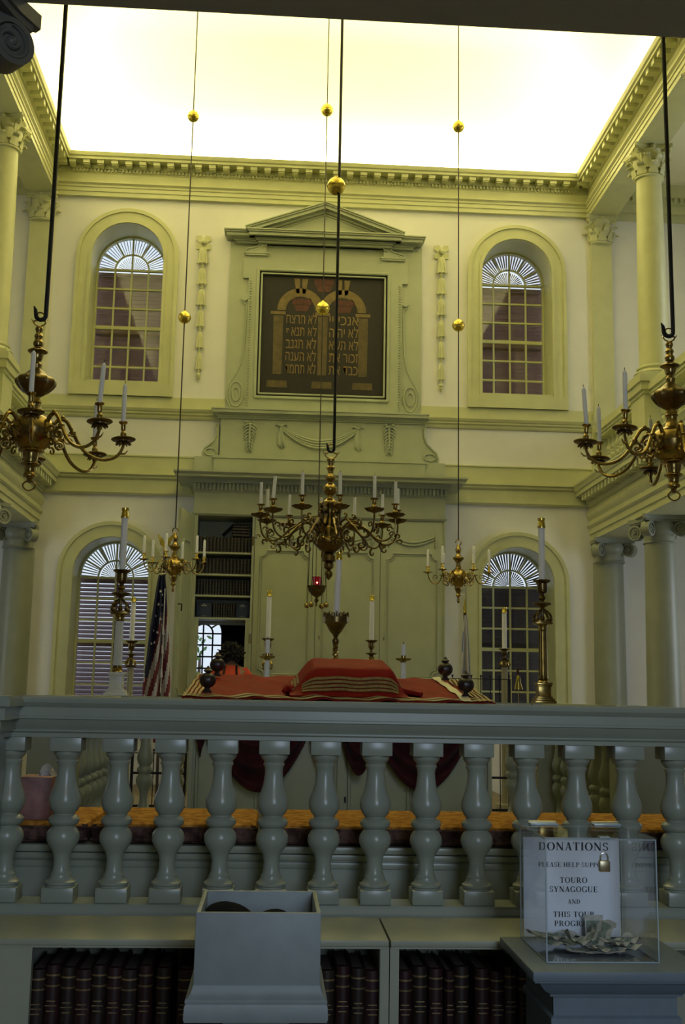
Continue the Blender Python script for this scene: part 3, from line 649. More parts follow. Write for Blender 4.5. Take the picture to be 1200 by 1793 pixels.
for sg, X0 in ((-1, ex0), (1, ex1)):                               # long side consoles with an oval curl at the foot
    w = .22; Z0, Z1 = zf0+.0, zf0+1.55; f = lambda u, v: (X0+sg*w*u, Z0+(Z1-Z0)*v)
    out = [f(0,0), f(.35,0), f(.8,.03), f(1,.10), f(1,.18), f(.85,.25), f(.55,.32), f(.3,.40), f(.16,.52), f(.1,.7), f(.08,.9), f(.25,.93), f(.3,.96), f(.2,1.0), f(0,1.0)]
    mb = MB(); mb.prism(out, (0, Y3+.02, 0), (1,0,0), (0,0,1), (0, .05, 0)); mb.tube([(x, Y3+.016, z) for x, z in crom([(a, 0, b) for a, b in out[1:14]], 1) and [(a, b) for a, b in out[1:14]]], .010, 6)
    c = f(.52, .15)
    for q in (1, .55): mb.tube([(c[0]+.085*q*math.cos(t*PI/10), Y3+.014, c[1]+.16*q*math.sin(t*PI/10)) for t in range(21)], .011, 6)
    mb.lathe([(.001,-.03),(.045,-.03),(.05,-.01),(.045,.01),(.001,.01)], (0,0,0), 12) if False else None
    mb.tube([(f(.2,.965)[0]-.0, Y3-.005, f(.2,.965)[1]), (f(.2,.965)[0], Y3+.06, f(.2,.965)[1])], .045, 14)
    mb.build('side_scroll', M['ark'], fr)
# entablature and pediment over the frame
hw0, hw1 = 1.37, 1.0
ze = L(560,432,Y3).z; zcor = L(560,418,YW-.2).z
def steps(mb, half, y_add, z0, lst):
    for p, a, b in lst: mb.box(CX-half-p, CX+half+p, YW-.04-y_add-p, YW, z0+a, z0+b)
mb = MB(); ST = ((.02,0,.025),(.04,.025,.05),(.06,.05,.06),(.13,.06,.10),(.15,.10,.12),(.165,.12,.135))
steps(mb, 1.12, .02, ze, ST); steps(mb, .84, .06, ze, ST); mb.build('cornice', M['ark'], fr, flatshade=True)
zpd = ze+.135; apex = L(570,360,YW-.2).z; mb = MB(); hb = .84+.165
mb.prism([(-hb+.14, zpd-.01), (hb-.14, zpd-.01), (0, apex-.09)], (CX, YW-.09, 0), (1,0,0), (0,0,1), (0, .09, 0)); mb.build('tympanum', M['ark'], fr, flatshade=True)
mb = MB()
for sg in (-1, 1):
    dx, dz = hb, apex-zpd; ln = math.hypot(dx, dz); u = Vector((-sg*dx/ln, 0, dz/ln)); nrm = Vector((sg*dz/ln, 0, dx/ln))
    o = Vector((CX+sg*hb, YW, zpd))
    for p, a, b in ((.10,-.085,-.06),(.13,-.06,-.03),(.20,-.03,.01),(.22,.01,.03),(.235,.03,.045)):
        e0 = .0 ; pts = [(0, a), (ln-a*dz/dx*1.0 if False else ln, a), (ln, b), (0, b)]
        A = []
        for s_, n_ in ((0, a), (ln, a), (ln, b), (0, b)):
            q = o+u*s_+nrm*n_
            if s_ > 0: q = o+u*(ln+n_*dz/dx)+nrm*n_
            A.append(q)
        mb.add(A+[q+Vector((0,-p,0)) for q in A], [(0,1,2,3),(7,6,5,4),(0,4,5,1),(1,5,6,2),(2,6,7,3),(3,7,4,0)])
mb.build('raking_cornice', M['ark'], fr, flatshade=True)
for sg, px in ((-1, 450), (1, 688)):
    X = L(px, 450, Y3).x; mb = MB(); w = .17
    mb.box(X-.16, X+.16, YW-.10, YW, zt-.03, zt-.005).box(X-.15, X+.15, YW-.09, YW, zt-.05, zt-.03)
    f = lambda u, v: (X-sg*.12+sg*.26*u, zt-.005+.20*v)
    out = [f(0,0), f(1,0), f(1,.15), f(.75,.25), f(.45,.35), f(.30,.6), f(.25,.9), f(0,1)]
    mb.prism(out, (0, YW-.08, 0), (1,0,0), (0,0,1), (0,.06,0)); mb.tube([(x, YW-.085, z) for x, z in out[1:]], .012, 6)
    for c, r in ((f(.13,.55), .035), (f(.85,.15), .022)): mb.tube([(c[0]+r*math.cos(t*PI/6), YW-.085, c[1]+r*math.sin(t*PI/6)) for t in range(13)], .008, 6)
    mb.build('corner_bracket', M['ark'], fr)
# the painting
pa = thing('painting', 'dark painting of two arched tablets with gold letters in the sage frame', 'painting', (CX, Y3+.02, pz0))
yp = YW-.035
MB().box(px0-.02, px1+.02, yp, yp+.015, pz0-.02, pz1+.02).build('canvas', M['canvas'], pa, flatshade=True)
W_, H_ = px1-px0, pz1-pz0
def uv(u, v): return (px0+W_*u, pz0+H_*(1-v))
mb = MB(); T = .002
def flat(mb, pts, m=0, t=0.002): mb.m = m; mb.prism([uv(*p) for p in pts], (0, yp, 0), (1,0,0), (0,0,1), (0, -t, 0))
def ring(mb, cu, cv, r0, r1, a0, a1, m=0, n=14):
    for k in range(n):
        b0, b1 = a0+(a1-a0)*k/n, a0+(a1-a0)*(k+1)/n
        flat(mb, [(cu+r0*math.cos(b0), cv-r0*math.sin(b0)), (cu+r1*math.cos(b0), cv-r1*math.sin(b0)), (cu+r1*math.cos(b1), cv-r1*math.sin(b1)), (cu+r0*math.cos(b1), cv-r0*math.sin(b1))], m)
for u in (.155, .500, .815):
    flat(mb, [(u-.038,.35),(u+.038,.35),(u+.034,.82),(u-.034,.82)], 0 if u != .5 else 0)
    flat(mb, [(u-.075,.87),(u+.075,.87),(u+.08,.925),(u-.08,.925)], 0); flat(mb, [(u-.06,.315),(u+.055,.315),(u+.055,.34),(u-.06,.34)], 1)
for u0 in (.325, .655):
    ring(mb, u0, .305, .115, .182, .0, PI, 1)
    flat(mb, [(u0-.055,.045),(u0-.008,.045),(u0-.012,.165),(u0-.035,.165)], 1); flat(mb, [(u0+.008,.045),(u0+.055,.045),(u0+.035,.165),(u0+.012,.165)], 1)
mb.build('painted_arch', [M['pgold'], M['pgold2']], pa, flatshade=True)
mb = MB()
for u0, v0, s_ in ((.335,.25,1), (.665,.25,1), (.505,.085,1.05)):
    flat(mb, [(u0-.045*s_,v0+.06),(u0+.045*s_,v0+.06),(u0+.062*s_,v0+.01),(u0-.062*s_,v0+.01)], 0)
    for k in range(5):
        x = u0+(-.06+.03*k)*s_; flat(mb, [(x-.012,v0+.008),(x+.012,v0+.008),(x+.017,v0-.03),(x,v0-.05),(x-.017,v0-.03)], 0)
mb.build('painted_crown', M['pred'], pa, flatshade=True)
mb = MB()
def heb(s_, u, v, w):
    me = text_mesh(s_[::-1], .19, .001); xs = [q.co.x for q in me.vertices]; c = uv(u, v)
    if xs:
        k = w*W_/(max(xs)-min(xs)); k = min(k, 1.25); mb.mesh(me, Matrix(((k,0,0,c[0]-k*(max(xs)+min(xs))/2),(0,0,1,yp-.002),(0,1,0,c[1]),(0,0,0,1))))
    bpy.data.meshes.remove(me)
LH = ['\u05dc\u05d0 \u05ea\u05e8\u05e6\u05d7','\u05dc\u05d0 \u05ea\u05e0\u05d0\u05e3','\u05dc\u05d0 \u05ea\u05d2\u05e0\u05d1','\u05dc\u05d0 \u05ea\u05e2\u05e0\u05d4','\u05dc\u05d0 \u05ea\u05d7\u05de\u05d3']
RH = ['\u05d0\u05e0\u05db\u05d9 \u05d9\u05d9','\u05dc\u05d0 \u05d9\u05d4\u05d9\u05d4','\u05dc\u05d0 \u05ea\u05e9\u05d0','\u05d6\u05db\u05d5\u05e8 \u05d0\u05ea','\u05db\u05d1\u05d3 \u05d0\u05ea']
for col, u_, w_ in ((LH, .335, .235), (RH, .665, .225)):
    mb = MB()
    for k in range(5): heb(col[k], u_, .41+.1*k, w_)
    mb.build('lettering', M['hebrew'], pa, flatshade=True)
# bellflower drops on the wall
def drop(px, y0, y1, lab):
    a = L(px, y0, YW); b = L(px, y1, YW); X = (a.x+b.x)/2; X = a.x; z1, z0 = a.z, b.z
    t = thing('bellflower_drop', lab, 'wall ornament', (X, YW, z1), 'bellflower drops beside the painting')
    mb = MB()
    for q in range(4):
        an = PI/4+PI/2*q; d = Vector((math.cos(an), 0, math.sin(an))); p = Vector((-d.z, 0, d.x)); o = Vector((X, YW-.02, z1-.06))
        mb.add([o+d*.02-p*.03, o+d*.09-p*.045, o+d*.125, o+d*.09+p*.045, o+d*.02+p*.03]+[Vector((0,.02,0))+o+d*.02-p*.03, Vector((0,.02,0))+o+d*.09-p*.045, Vector((0,.02,0))+o+d*.125, Vector((0,.02,0))+o+d*.09+p*.045, Vector((0,.02,0))+o+d*.02+p*.03],
               [(0,1,2,3,4),(9,8,7,6,5),(0,5,6,1),(1,6,7,2),(2,7,8,3),(3,8,9,4),(4,9,5,0)])
    mb.ball((X, YW-.025, z1-.06), .04, 12); mb.build('rosette', M['trim'], t)
    zz = z1-.13; n = 6; hs = (zz-z0-.12)/n
    for k in range(n):
        s_ = 1-.07*k; z = zz-hs*k; mb = MB(); mb.xf = Matrix.Translation((X, YW-.036*s_, 0)) @ Matrix.Diagonal((1,.45,1,1))
        mb.lathe([(.012, z-.0), (.03*s_, z-.012), (.045*s_, z-.03), (.055*s_, z-.075*hs/.27), (.053*s_, z-hs*.5), (.058*s_, z-hs*.66), (.078*s_, z-hs*.78), (.06*s_, z-hs*.80), (.025*s_, z-hs*.82), (.02*s_, z-hs)], (0,0,0), 14)
        for q in range(3): x = (-.035+.035*q)*s_; mb.tube([(x, -.05*s_, z-hs*.3), (x*1.3, -.06*s_, z-hs*.72), (x*1.5, -.07*s_, z-hs*.86)], [.008,.012,.003], 6)
        mb.xf = None; mb.build('bell', M['trim'], t)
    mb = MB(); z = z0+.12
    for r, dz in ((.03, .02), (.022, .055), (.014, .085)): mb.ball((X, YW-.02, z-dz), r, 8)
    mb.build('tip', M['trim'], t)
drop(357, 418, 672, 'long carved bellflower drop on the striped flag side of the painting')
drop(773, 435, 690, 'long carved bellflower drop on the blue and white flag side of the painting')

# gallery balustrades over the lower cornices
def bal_prof(h, r):                                                 # double-bulb baluster, radius r, height h
    P = [(.85,0),(.85,.012),(.92,.02),(.92,.035),(.74,.05),(.62,.075),(.62,.09),(.55,.10),(.50,.13),(.47,.19),(.52,.23),(.62,.26),(.84,.30),(.97,.335),(1.0,.36),(.96,.39),(.82,.42),(.68,.435),(.68,.443),(.84,.455),(.93,.475),(.93,.495),(.80,.515),(.64,.525),(.64,.535),(.82,.56),(.95,.60),(.97,.635),(.90,.67),(.76,.715),(.63,.77),(.57,.83),(.55,.87),(.58,.90),(.66,.915),(.66,.925),(.60,.935),(.66,.95),(.78,.965),(.84,.98),(.84,1)]
    return [(r*a, h*b) for a, b in P]
def gallery_rail(sg, lab):
    X = CX+sg*S0; t = thing('gallery_balustrade', lab, 'balustrade', (X, 11.65, 4.17), 'gallery balustrades')
    y0, y1 = 9.98, YW-.02
    x = lambda a, b: sorted((X-sg*a, X-sg*b))
    for a, b in ((9.98, 11.42), (11.88, YW-.09)):
        mb = MB()
        for p, z0, z1 in ((.13,4.78,4.81),(.145,4.81,4.85),(.165,4.85,4.92),(.155,4.92,4.95)): q = x(-p, p); mb.box(q[0], q[1], a, b, z0, z1)
        mb.build('handrail', M['trim'], t, flatshade=True)
        mb = MB(); q = x(-.14, .14); mb.box(q[0], q[1], a, b, 4.165, 4.36); q = x(-.12, .12); mb.box(q[0], q[1], a, b, 4.36, 4.39); mb.build('base', M['trim'], t, flatshade=True)
        n = int((b-a)/.155); st = (b-a)/n
        for k in range(n):
            yy = a+st*(k+.5)
            mb = MB().lathe(bal_prof(.39, .05), (X, yy, 4.39), 14); mb.build('baluster', M['trim'], t)
    mb = MB(); q = x(-.20, .20); mb.box(q[0], q[1], 11.43, 11.87, 4.165, 4.86)
    for p, z0, z1 in ((.22,4.165,4.26),(.215,4.82,4.86),(.24,4.86,4.95),(.26,4.95,5.0),(.25,5.0,5.03)): mb.box(X-p, X+p, 11.65-p-.02, 11.65+p+.02, z0, z1)
    mb.build('pedestal', M['trim'], t, flatshade=True)
gallery_rail(1, 'sage gallery balustrade at the blue and white flag side of the hall'); gallery_rail(-1, 'sage gallery balustrade at the striped flag side of the hall')

# ------------------------------------------------------------------ reading platform: near balustrade
zr = 1.49
YR = 2.84
bal = thing('balustrade', 'grey-green balustrade with a moulded rail nearest the viewer', 'balustrade', (.4, YR, .95))
mb = MB(); x0, x1 = -.655, 1.62
def rail_prof(mb, x0, x1, yc, zt, kk=1.0):
    P = [(.040,-.098),(.040,-.088),(.046,-.084),(.046,-.080),(.042,-.078),(.052,-.066),(.058,-.055),(.062,-.053),(.062,-.048),(.060,-.046),(.060,-.026),(.064,-.022),(.070,-.014),(.071,-.006),(.066,0)]
    P = [(a*kk, b) for a, b in P]; P = [(-a, b) for a, b in P]+[(a, b) for a, b in P[::-1]]
    mb.prism(P, (x0, yc, zt), (0,1,0), (0,0,1), (x1-x0, 0, 0))
rail_prof(mb, x0, x1, YR, zr); mb.build('handrail', M['rail'], bal, sharp=25)
zpl0 = 1.5-(1566-1222.5)/F*(YR-.038)            # foot of the plinth blocks
mb = MB(); P = [(.075,-.062),(.075,-.050),(.062,-.046),(.060,-.026),(.056,-.022),(.056,-.018),(.050,-.006),(.050,0)]
P = [(-a, b) for a, b in P]+[(a, b) for a, b in P[::-1]]; mb.prism(P, (x0, YR, zpl0), (0,1,0), (0,0,1), (x1-x0, 0, 0)); mb.box(x0, x1, YR-.055, YR+.055, .60, zpl0-.06); mb.build('base_rail', M['rail'], bal, sharp=25)
proto = None; BX = [at(px, 1420, YR).x for px in (45, 113, 204, 294, 389, 480, 568, 658, 749, 837, 924, 1009, 1097, 1184)]
sp = (BX[13]-BX[1])/12
BX = [BX[1]+sp*(k-1) for k in range(0, 18)]; BX[0] = -.640
hb_ = zr-.098-zpl0; blk = .034
for x in BX:
    if proto is None:
        mb = MB(); w = .038
        mb.bbox(x-w, x+w, YR-w, YR+w, zpl0, zpl0+blk, .002); mb.bbox(x-w, x+w, YR-w, YR+w, zr-.098-blk, zr-.098, .002)
        mb.lathe(bal_prof(hb_-2*blk, .0405), (x, YR, zpl0+blk), 28); proto = mb.build('baluster', M['rail'], bal); X00 = x
    else:
        o = proto.copy(); C.objects.link(o); o.location.x = x-X00
# pier at the striped-flag end
mb = MB(); mb.box(-1.32, -.648, 2.665, 2.945, zpl0-.005, zr-.098)
mb.box(-1.34, -.640, 2.65, 2.95, at(600, 1646, 2.50).z+.001, zpl0-.005)
for e, z0, z1 in ((.012,-.098,-.084),(.018,-.084,-.078),(.022,-.078,-.055),(.034,-.055,-.047),(.032,-.047,-.024),(.044,-.024,-.006),(.040,-.006,0)): mb.box(-1.32-e, -.648+e, 2.665-e, 2.945+e, zr+z0, zr+z1)
for e, z0, z1 in ((.012,0,-.018),(.016,-.018,-.046),(.030,-.046,-.050)): mb.box(-1.32-e, -.648+e, 2.665-e, 2.945+e, zpl0+z1, zpl0+z0)
mb.build('pier', M['rail'], bal, flatshade=True)
# raised floor of the reading platform
struct(MB().box(-1.3, 1.9, 2.78, 5.35, 0, .78).build('trim_9', M['shelf'], flatshade=True), 'raised floor inside the balustrade', 'platform')
# bench with cushions behind the balustrade
by0, by1 = 2.995, 3.40
zc0 = 1.5-(1472-1222)/F*by0; zct = 1.5-(1410-1222)/F*by1
bn = thing('bench', 'grey-green panelled bench behind the near balusters', 'bench', (.4, by0, .78))
mb = MB(); bxl, bxr = -.98, 1.78
mb.box(bxl, bxr, by0+.02, by1, .78, zc0-.03); mb.build('seat_box', M['rail'], bn, flatshade=True)
mb = MB()
for p, a, b in ((.0,-.018,0),(.006,-.036,-.020),(.012,-.04,-.036),(.016,-.058,-.04)): mb.bbox(bxl, bxr, by0-.0+p, by1, zc0+a, zc0+b, .003)
mb.build('cap_moulding', M['rail'], bn)
cx_ = [at(px, 1440, by0).x for px in (-160, 156, 453, 760, 1075, 1330)]; cx_[0] = bxl+.005; cx_[-1] = bxr-.01
CL = ['short patterned seat cushion under the tissue carton', 'gold patterned seat cushion second from the tissue carton', 'gold patterned seat cushion in the middle of the bench', 'gold patterned seat cushion fourth from the tissue carton', 'gold patterned seat cushion behind the donation box']
for k in range(5):
    t = thing('seat_cushion', CL[k], 'cushion', ((cx_[k]+cx_[k+1])/2, by0+.2, zc0), 'bench cushions')
    a, b = cx_[k]+.003, cx_[k+1]-.003
    mb = MB(); mb.bbox(a, b, by0+.004, by1, zc0+.002, zct, .016); mb.m = 0
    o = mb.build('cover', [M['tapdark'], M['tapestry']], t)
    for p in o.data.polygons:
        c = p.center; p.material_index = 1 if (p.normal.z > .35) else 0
    mb = MB(); mb.tube([(a, by0+.006, zct-.014), (b, by0+.006, zct-.014)], .004, 6); mb.tube([(a, by0+.004, zc0+.014), (b, by0+.004, zc0+.014)], .004, 6); mb.build('piping', M['tapdark'], t)
# tissue carton
c = at(73, 1358, 3.08); tw = .038
tb = thing('tissue_carton', 'pink patterned tissue carton standing on the bench cushion', 'tissue box', (c.x, 3.08, zct))
MB().bbox(c.x-.048, c.x+.038, 3.03, 3.14, zct, c.z, .003).build('carton', M['pinkbox'], tb)
mb = MB(); g = []
for i in range(7):
    t = i/6; z = c.z-.004+.034*t; g.append([(c.x+.012+(-.030+.060*j/6)*(1-.93*t)+.006*math.sin(j*2+i), 3.085+.012*math.sin(j*2.1+t*2)*(1-t), z+.004*math.sin(j*3)) for j in range(7)])
mb.sheet(g, .0015); mb.build('tissue', M['tissue'], tb)

# ------------------------------------------------------------------ reading table with its red cloth
TF, TB = 4.05, 4.84
pf0, pf1 = at(326, 1226, TF), at(860, 1230, TF); pb0, pb1 = at(352, 1186, TB), at(799, 1190, TB)
ztf, ztb = (pf0.z+pf1.z)/2-.004, (pb0.z+pb1.z)/2
X0, X1 = (pf0.x+pb0.x)/2, (pf1.x+pb1.x)/2
tbx0, tbx1 = at(330, 1340, TF+.02).x, at(861, 1340, TF+.02).x
tb = thing('reading_table', 'sage panelled reading table under a red cloth', 'table', ((X0+X1)/2, (TF+TB)/2, .78))
MB().box(tbx0, tbx1, TF+.03, TB-.02, .78, ztf-.02).build('body', M['ark'], tb, flatshade=True)
mb = MB(); mb.prism([(TF+.0, ztf-.03), (TB, ztf-.03), (TB, ztb-.008), (TF+.0, ztf-.008)], (tbx0, 0, 0), (0,1,0), (0,0,1), (tbx1-tbx0, 0, 0)); mb.build('tabletop', M['ark'], tb, flatshade=True)
mb = MB(); st = (tbx1-tbx0)/4
for k in range(4): mb.tube([(tbx0+st*k+.03, TF+.028, 1.0), (tbx0+st*(k+1)-.03, TF+.028, 1.0), (tbx0+st*(k+1)-.03, TF+.028, 1.40), (tbx0+st*k+.03, TF+.028, 1.40)], .008, 6, closed=True)
for k in range(5): mb.box(tbx0+st*k-.014*(k > 0), tbx0+st*k+.014*(k < 4), TF+.015, TF+.03, .78, ztf-.03)
mb.build('panel_moulding', M['ark'], tb)
MB().box((tbx0+tbx1)/2+.012, (tbx0+tbx1)/2+.019, TF+.012, TF+.016, 1.13, 1.15).build('keyhole', M['iron'], tb)
def tz(y): return ztf+(ztb-ztf)*(y-TF)/(TB-TF)
cl = thing('tablecloth', 'red silk cloth with gold striped borders and swags on the reading table', 'tablecloth', ((X0+X1)/2, (TF+TB)/2, tz((TF+TB)/2)))
g = []; mb = MB()
NX, NY = 70, 26
def clothz(u, v):
    z = tz(TF+(TB-TF)*v)+.003+.004*math.sin(u*31+v*9)*math.sin(v*7+u*3)+.003*math.sin(u*60+v*21)
    return z
e = .015
for i in range(NY+1):
    v = i/NY; g.append([(X0-e+(X1-X0+2*e)*j/NX, TF-.012+(TB-TF+.02)*v, clothz(j/NX, v)+.003) for j in range(NX+1)])
mb.sheet(g, .004); top = mb.build('cloth_top', M['red'], cl, sharp=60)
def strip(u0, u1, v0, v1, off, m, name, parent, n=20):
    mb = MB(); g = []
    for i in range(n+1):
        v = v0+(v1-v0)*i/n; g.append([(X0-e+(X1-X0+2*e)*(u0+(u1-u0)*j/n), TF-.012+(TB-TF+.02)*v, clothz(u0+(u1-u0)*j/n, v)+off) for j in range(n+1)])
    mb.sheet(g, .002); return mb.build(name, m, parent, sharp=60)
for q in range(4): strip(.004+.014*q, .012+.014*q, .0, 1, .009, M['braid'], 'braid_stripe', cl); strip(.988-.014*q, .996-.014*q, .0, 1, .009, M['braid'], 'braid_stripe', cl)
strip(.895, .925, .02, 1, .010, M['cream'], 'cream_band', cl)
for q in range(2): strip(0, 1, .012+.05*q, .040+.05*q, .0095, M['braid'], 'braid_stripe', cl, 40)
# hanging swags along the front
def swag(xa, xb, drop_, folds, name='swag'):
    mb = MB(); g = []; R = 22
    for i in range(R+1):
        t = i/R; row = []
        for j in range(33):
            s_ = j/32; x = xa+(xb-xa)*s_; d = drop_*t*(math.sin(PI*s_)**.75*.98+.02)
            row.append((x, TF-.026-.022*math.sin(t*PI*folds*1.3)*math.sin(PI*s_)-.018*math.sin(PI*s_)*min(1, t*3), ztf+.002-d))
        g.append(row)
    mb.sheet(g, .004); return mb.build(name, M['velvet'], cl, sharp=70)
def tail(xa, xb, xc, xd, drop_, name='swag_tail'):
    mb = MB(); g = []
    for i in range(15):
        t = i/14; g.append([(xa+(xb-xa)*j/16+(xc-xa+(xd-xc-xb+xa)*j/16)*t, TF-.020-.014*math.sin(j*1.9)*(.3+.7*t), ztf+.002-drop_*t*(1-.35*abs(math.sin(j*.35)))) for j in range(17)])
    mb.sheet(g, .004); return mb.build(name, M['velvet'], cl, sharp=70)
fx = lambda px: at(px, 1300, TF).x
fz = lambda py: ztf-at(600, py, TF).z
swag(fx(352), fx(556), fz(1388), 7); swag(fx(640), fx(836), fz(1384), 7)
swag(fx(536), fx(606), fz(1352), 5); swag(fx(590), fx(664), fz(1356), 5); tail(fx(330), fx(356), fx(352), fx(392), fz(1330)); tail(fx(828), fx(858), fx(822), fx(840), fz(1345))
# cushion-like red cover in the middle of the table
def W3(px, py, Y): return at(px, py, Y)
ya, yb = TF+.05, TF+.52
bk = thing('cushion_cover', 'red silk cover with gold braid over the book rest on the table', 'cover', (at(610, 1200, ya).x, ya+.2, tz(ya+.2)))
c00, c01 = at(508, 1217, ya).x, at(716, 1222, ya).x; t0, t1 = at(553, 1166, ya+.18), at(690, 1164, ya+.18)
mb = MB(); g = []; NU, NV = 44, 22
def cover(u, v):                                                   # rounded plateau with draped sides
    x = c00+(c01-c00)*u; y = ya+(yb-ya)*v; sx = min(1, u/.24, (1-u)/.16); sy = min(1, v/.17, (1-v)/.12)
    q = lambda t: (t*t*(3-2*t))**.8 if t > 0 else 0
    h = (t0.z-tz(ya+.18)-.008)*q(max(0, sx))*q(max(0, sy))
    return Vector((x, y-(.0), max(tz(y)+.014+h+.005*math.sin(u*19)*math.sin(v*13)*(1-q(sy)*.8), tz(y)+.012)))
for i in range(NV+1): g.append([cover(j/NU, i/NV) for j in range(NU+1)])
mb.sheet(g, .006); mb.build('silk', M['red'], bk, sharp=70)
mb = MB()
for q in range(4):
    v0, v1 = .030+.0165*q, .030+.0165*q+.011
    mb.sheet([[cover(.10+.82*j/40, v)+Vector((0,-.003,.006)) for j in range(41)] for v in (v0, (v0+v1)/2, v1)], .003)
mb.build('braid_band', M['braid'], bk, sharp=70)
for u0 in (.02, .93):
    mb = MB()
    for q in range(3): mb.sheet([[cover(u, .18+.6*j/20)+Vector((0,0,.007)) for j in range(21)] for u in (u0+.022*q, u0+.022*q+.014)], .003)
    mb.build('braid_end', M['braid'], bk, sharp=70)
for cx2, cy2, l in ((at(520,1200,ya+.1).x, ya+.10, .07), (at(716,1205,ya+.1).x-.01, ya+.10, .05)):
    mb = MB()
    for k in range(5): mb.tube([(cx2-.02+.01*k, cy2+.02*k, tz(cy2)+.018), (cx2-.03+.01*k-.01, cy2+.02*k-.02, tz(cy2)+.03), (cx2-.05*(1 if cx2 < .3 else -1)+.004*k, cy2+.015*k-.03, tz(cy2)+.016)], [.012,.014,.008], 7)
    mb.build('gathered_corner', M['red'], bk, sharp=70)
# turned walnut knobs of the scroll rollers lying at the table corners
for (px, py, Y, lb) in ((363, 1218, TF+.10, 'dark turned wooden knob at the table corner nearer the striped flag, front edge'), (380, 1187, TB-.12, 'dark turned wooden knob at the table corner nearer the striped flag, rear edge'), (780, 1189, TB-.12, 'dark turned wooden knob at the table corner nearer the blue and white flag, rear edge'), (816, 1221, TF+.10, 'dark turned wooden knob at the table corner nearer the blue and white flag, front edge')):
    X = at(px, py, Y).x; z = tz(Y)+.0135
    t = thing('turned_knob', lb, 'wooden finial', (X, Y, z), 'turned knobs on the table')
    r = .029 if Y < 4.5 else .030
    MB().lathe([(r*.55,0),(r*.6,.006),(r*.35,.014),(r*.3,.02)], (X, Y, z), 20).build('foot', M['wood'], t)
    MB().lathe([(r*.3,.018)]+[(r*math.sin(.35+2.55*k/10), .018+r*.98-r*math.cos(.35+2.55*k/10)) for k in range(11)]+[(r*.5,.02+r*1.93),(r*.45,.02+r*2.0)], (X, Y, z), 24, lobe=(16, .10, .02, .02+r*1.9)).build('globe', M['wood'], t)
    MB().lathe([(r*.45,.02+r*1.95),(r*.6,.024+r*2.0),(r*.3,.028+r*2.1),(r*.22,.03+r*2.2),(.002,.032+r*2.3)], (X, Y, z), 14).build('crown', M['wood'], t)

# rear and side balustrades of the platform
YB = 5.15
XL, XR = at(203, 1225, YB).x-.03, at(952, 1232, YB).x+.03
hbf = 1.395-.865
bproto = None
def small_rail(label, p0, p1, group):
    global bproto
    p0, p1 = Vector(p0), Vector(p1); d = (p1-p0); ln = d.length; d.normalize(); nrm = Vector((-d.y, d.x, 0))
    t = thing('rear_balustrade', label, 'balustrade', tuple((p0+p1)/2), group)
    mb = MB(); P = [(-.04,1.395),(-.046,1.41),(-.058,1.43),(-.062,1.46),(-.07,1.48),(-.066,1.49),(.066,1.49),(.07,1.48),(.062,1.46),(.058,1.43),(.046,1.41),(.04,1.395)]
    mb.prism(P, (p0.x, p0.y, 0), nrm, (0,0,1), d*ln); mb.build('handrail', M['shelf'], t, sharp=25)
    mb = MB(); mb.prism([(-.055,.78),(.055,.78),(.05,.945),(-.05,.945)], (p0.x, p0.y, 0), nrm, (0,0,1), d*ln); mb.build('base_rail', M['shelf'], t, flatshade=True)
    n = max(2, int(ln/.134)); zb = .945
    for k in range(n):
        q = p0+d*ln*(k+.5)/n
        if bproto is None:
            mb = MB(); w = .036; mb.bbox(-w, w, -w, w, 0, .034, .002); mb.bbox(-w, w, -w, w, .416, .45, .002); mb.lathe(bal_prof(.382, .0385), (0, 0, .034), 18)
            o = mb.build('baluster', M['shelf'], None); bproto = o
        else: o = bproto.copy(); C.objects.link(o)
        o.parent = t; o.location = q-Vector(t.location)+Vector((0,0,zb))
small_rail('sage balustrade behind the red table', (XL+.105, YB, 0), (XR-.105, YB, 0), 'rear balustrades')
small_rail('sage side balustrade running to the corner under the ivory candlestick', (XL, 4.04, 0), (XL, YB-.105, 0), 'rear balustrades')
small_rail('sage side balustrade running to the corner under the brass column candlestick', (XR, 4.04, 0), (XR, YB-.105, 0), 'rear balustrades')
for X, Y, lb in ((XL, YB, 'sage corner post carrying the ivory column candlestick'), (XR, YB, 'sage corner post carrying the brass column candlestick'), (XL, 3.92, 'sage gate post at the striped flag side of the platform'), (XR, 3.92, 'sage gate post at the blue and white flag side of the platform')):
    t = thing('newel_post', lb, 'post', (X, Y, .78), 'posts of the platform rail')
    MB().box(X-.075, X+.075, Y-.075, Y+.075, .78, 1.43).build('post', M['shelf'], t, flatshade=True)
    mb = MB()
    for p, a, b in ((.08,1.41,1.43),(.09,1.43,1.46),(.10,1.46,1.49)): mb.box(X-p, X+p, Y-p, Y+p, a, b)
    mb.build('post_cap', M['shelf'], t, flatshade=True)

# ------------------------------------------------------------------ candlesticks on the rear rail
def candle(x, y, z0, h, r, label, cap=None, group=None, tip=True, lean=(0, 0)):
    t = thing('candle', label, 'candle', (x, y, z0), group)
    if cap is None:
        pr = [(r, 0), (r*.98, h*.9)]+([(r*.75, h*.96), (r*.25, h)] if tip else [(r*.97, h)])
    else: pr = [(r, 0), (r*.97, h)]
    MB().lathe(pr, (x, y, z0), 14).build('wax', M['wax'], t)
    if cap:
        cr, ch = cap; MB().lathe([(cr, h-.006), (cr*1.05, h), (cr*.92, h+.006), (cr*.75, h+ch*.7), (cr*.9, h+ch*.75), (cr*.9, h+ch), (cr*.55, h+ch)], (x, y, z0), 16).build('brass_cap', M['gold'], t)
    else: MB().tube([(x, y, z0+h-.002), (x, y, z0+h+.012)], .0018, 5).build('wick', M['rod'], t)
    t.rotation_euler = (lean[1], lean[0], 0)
    return t
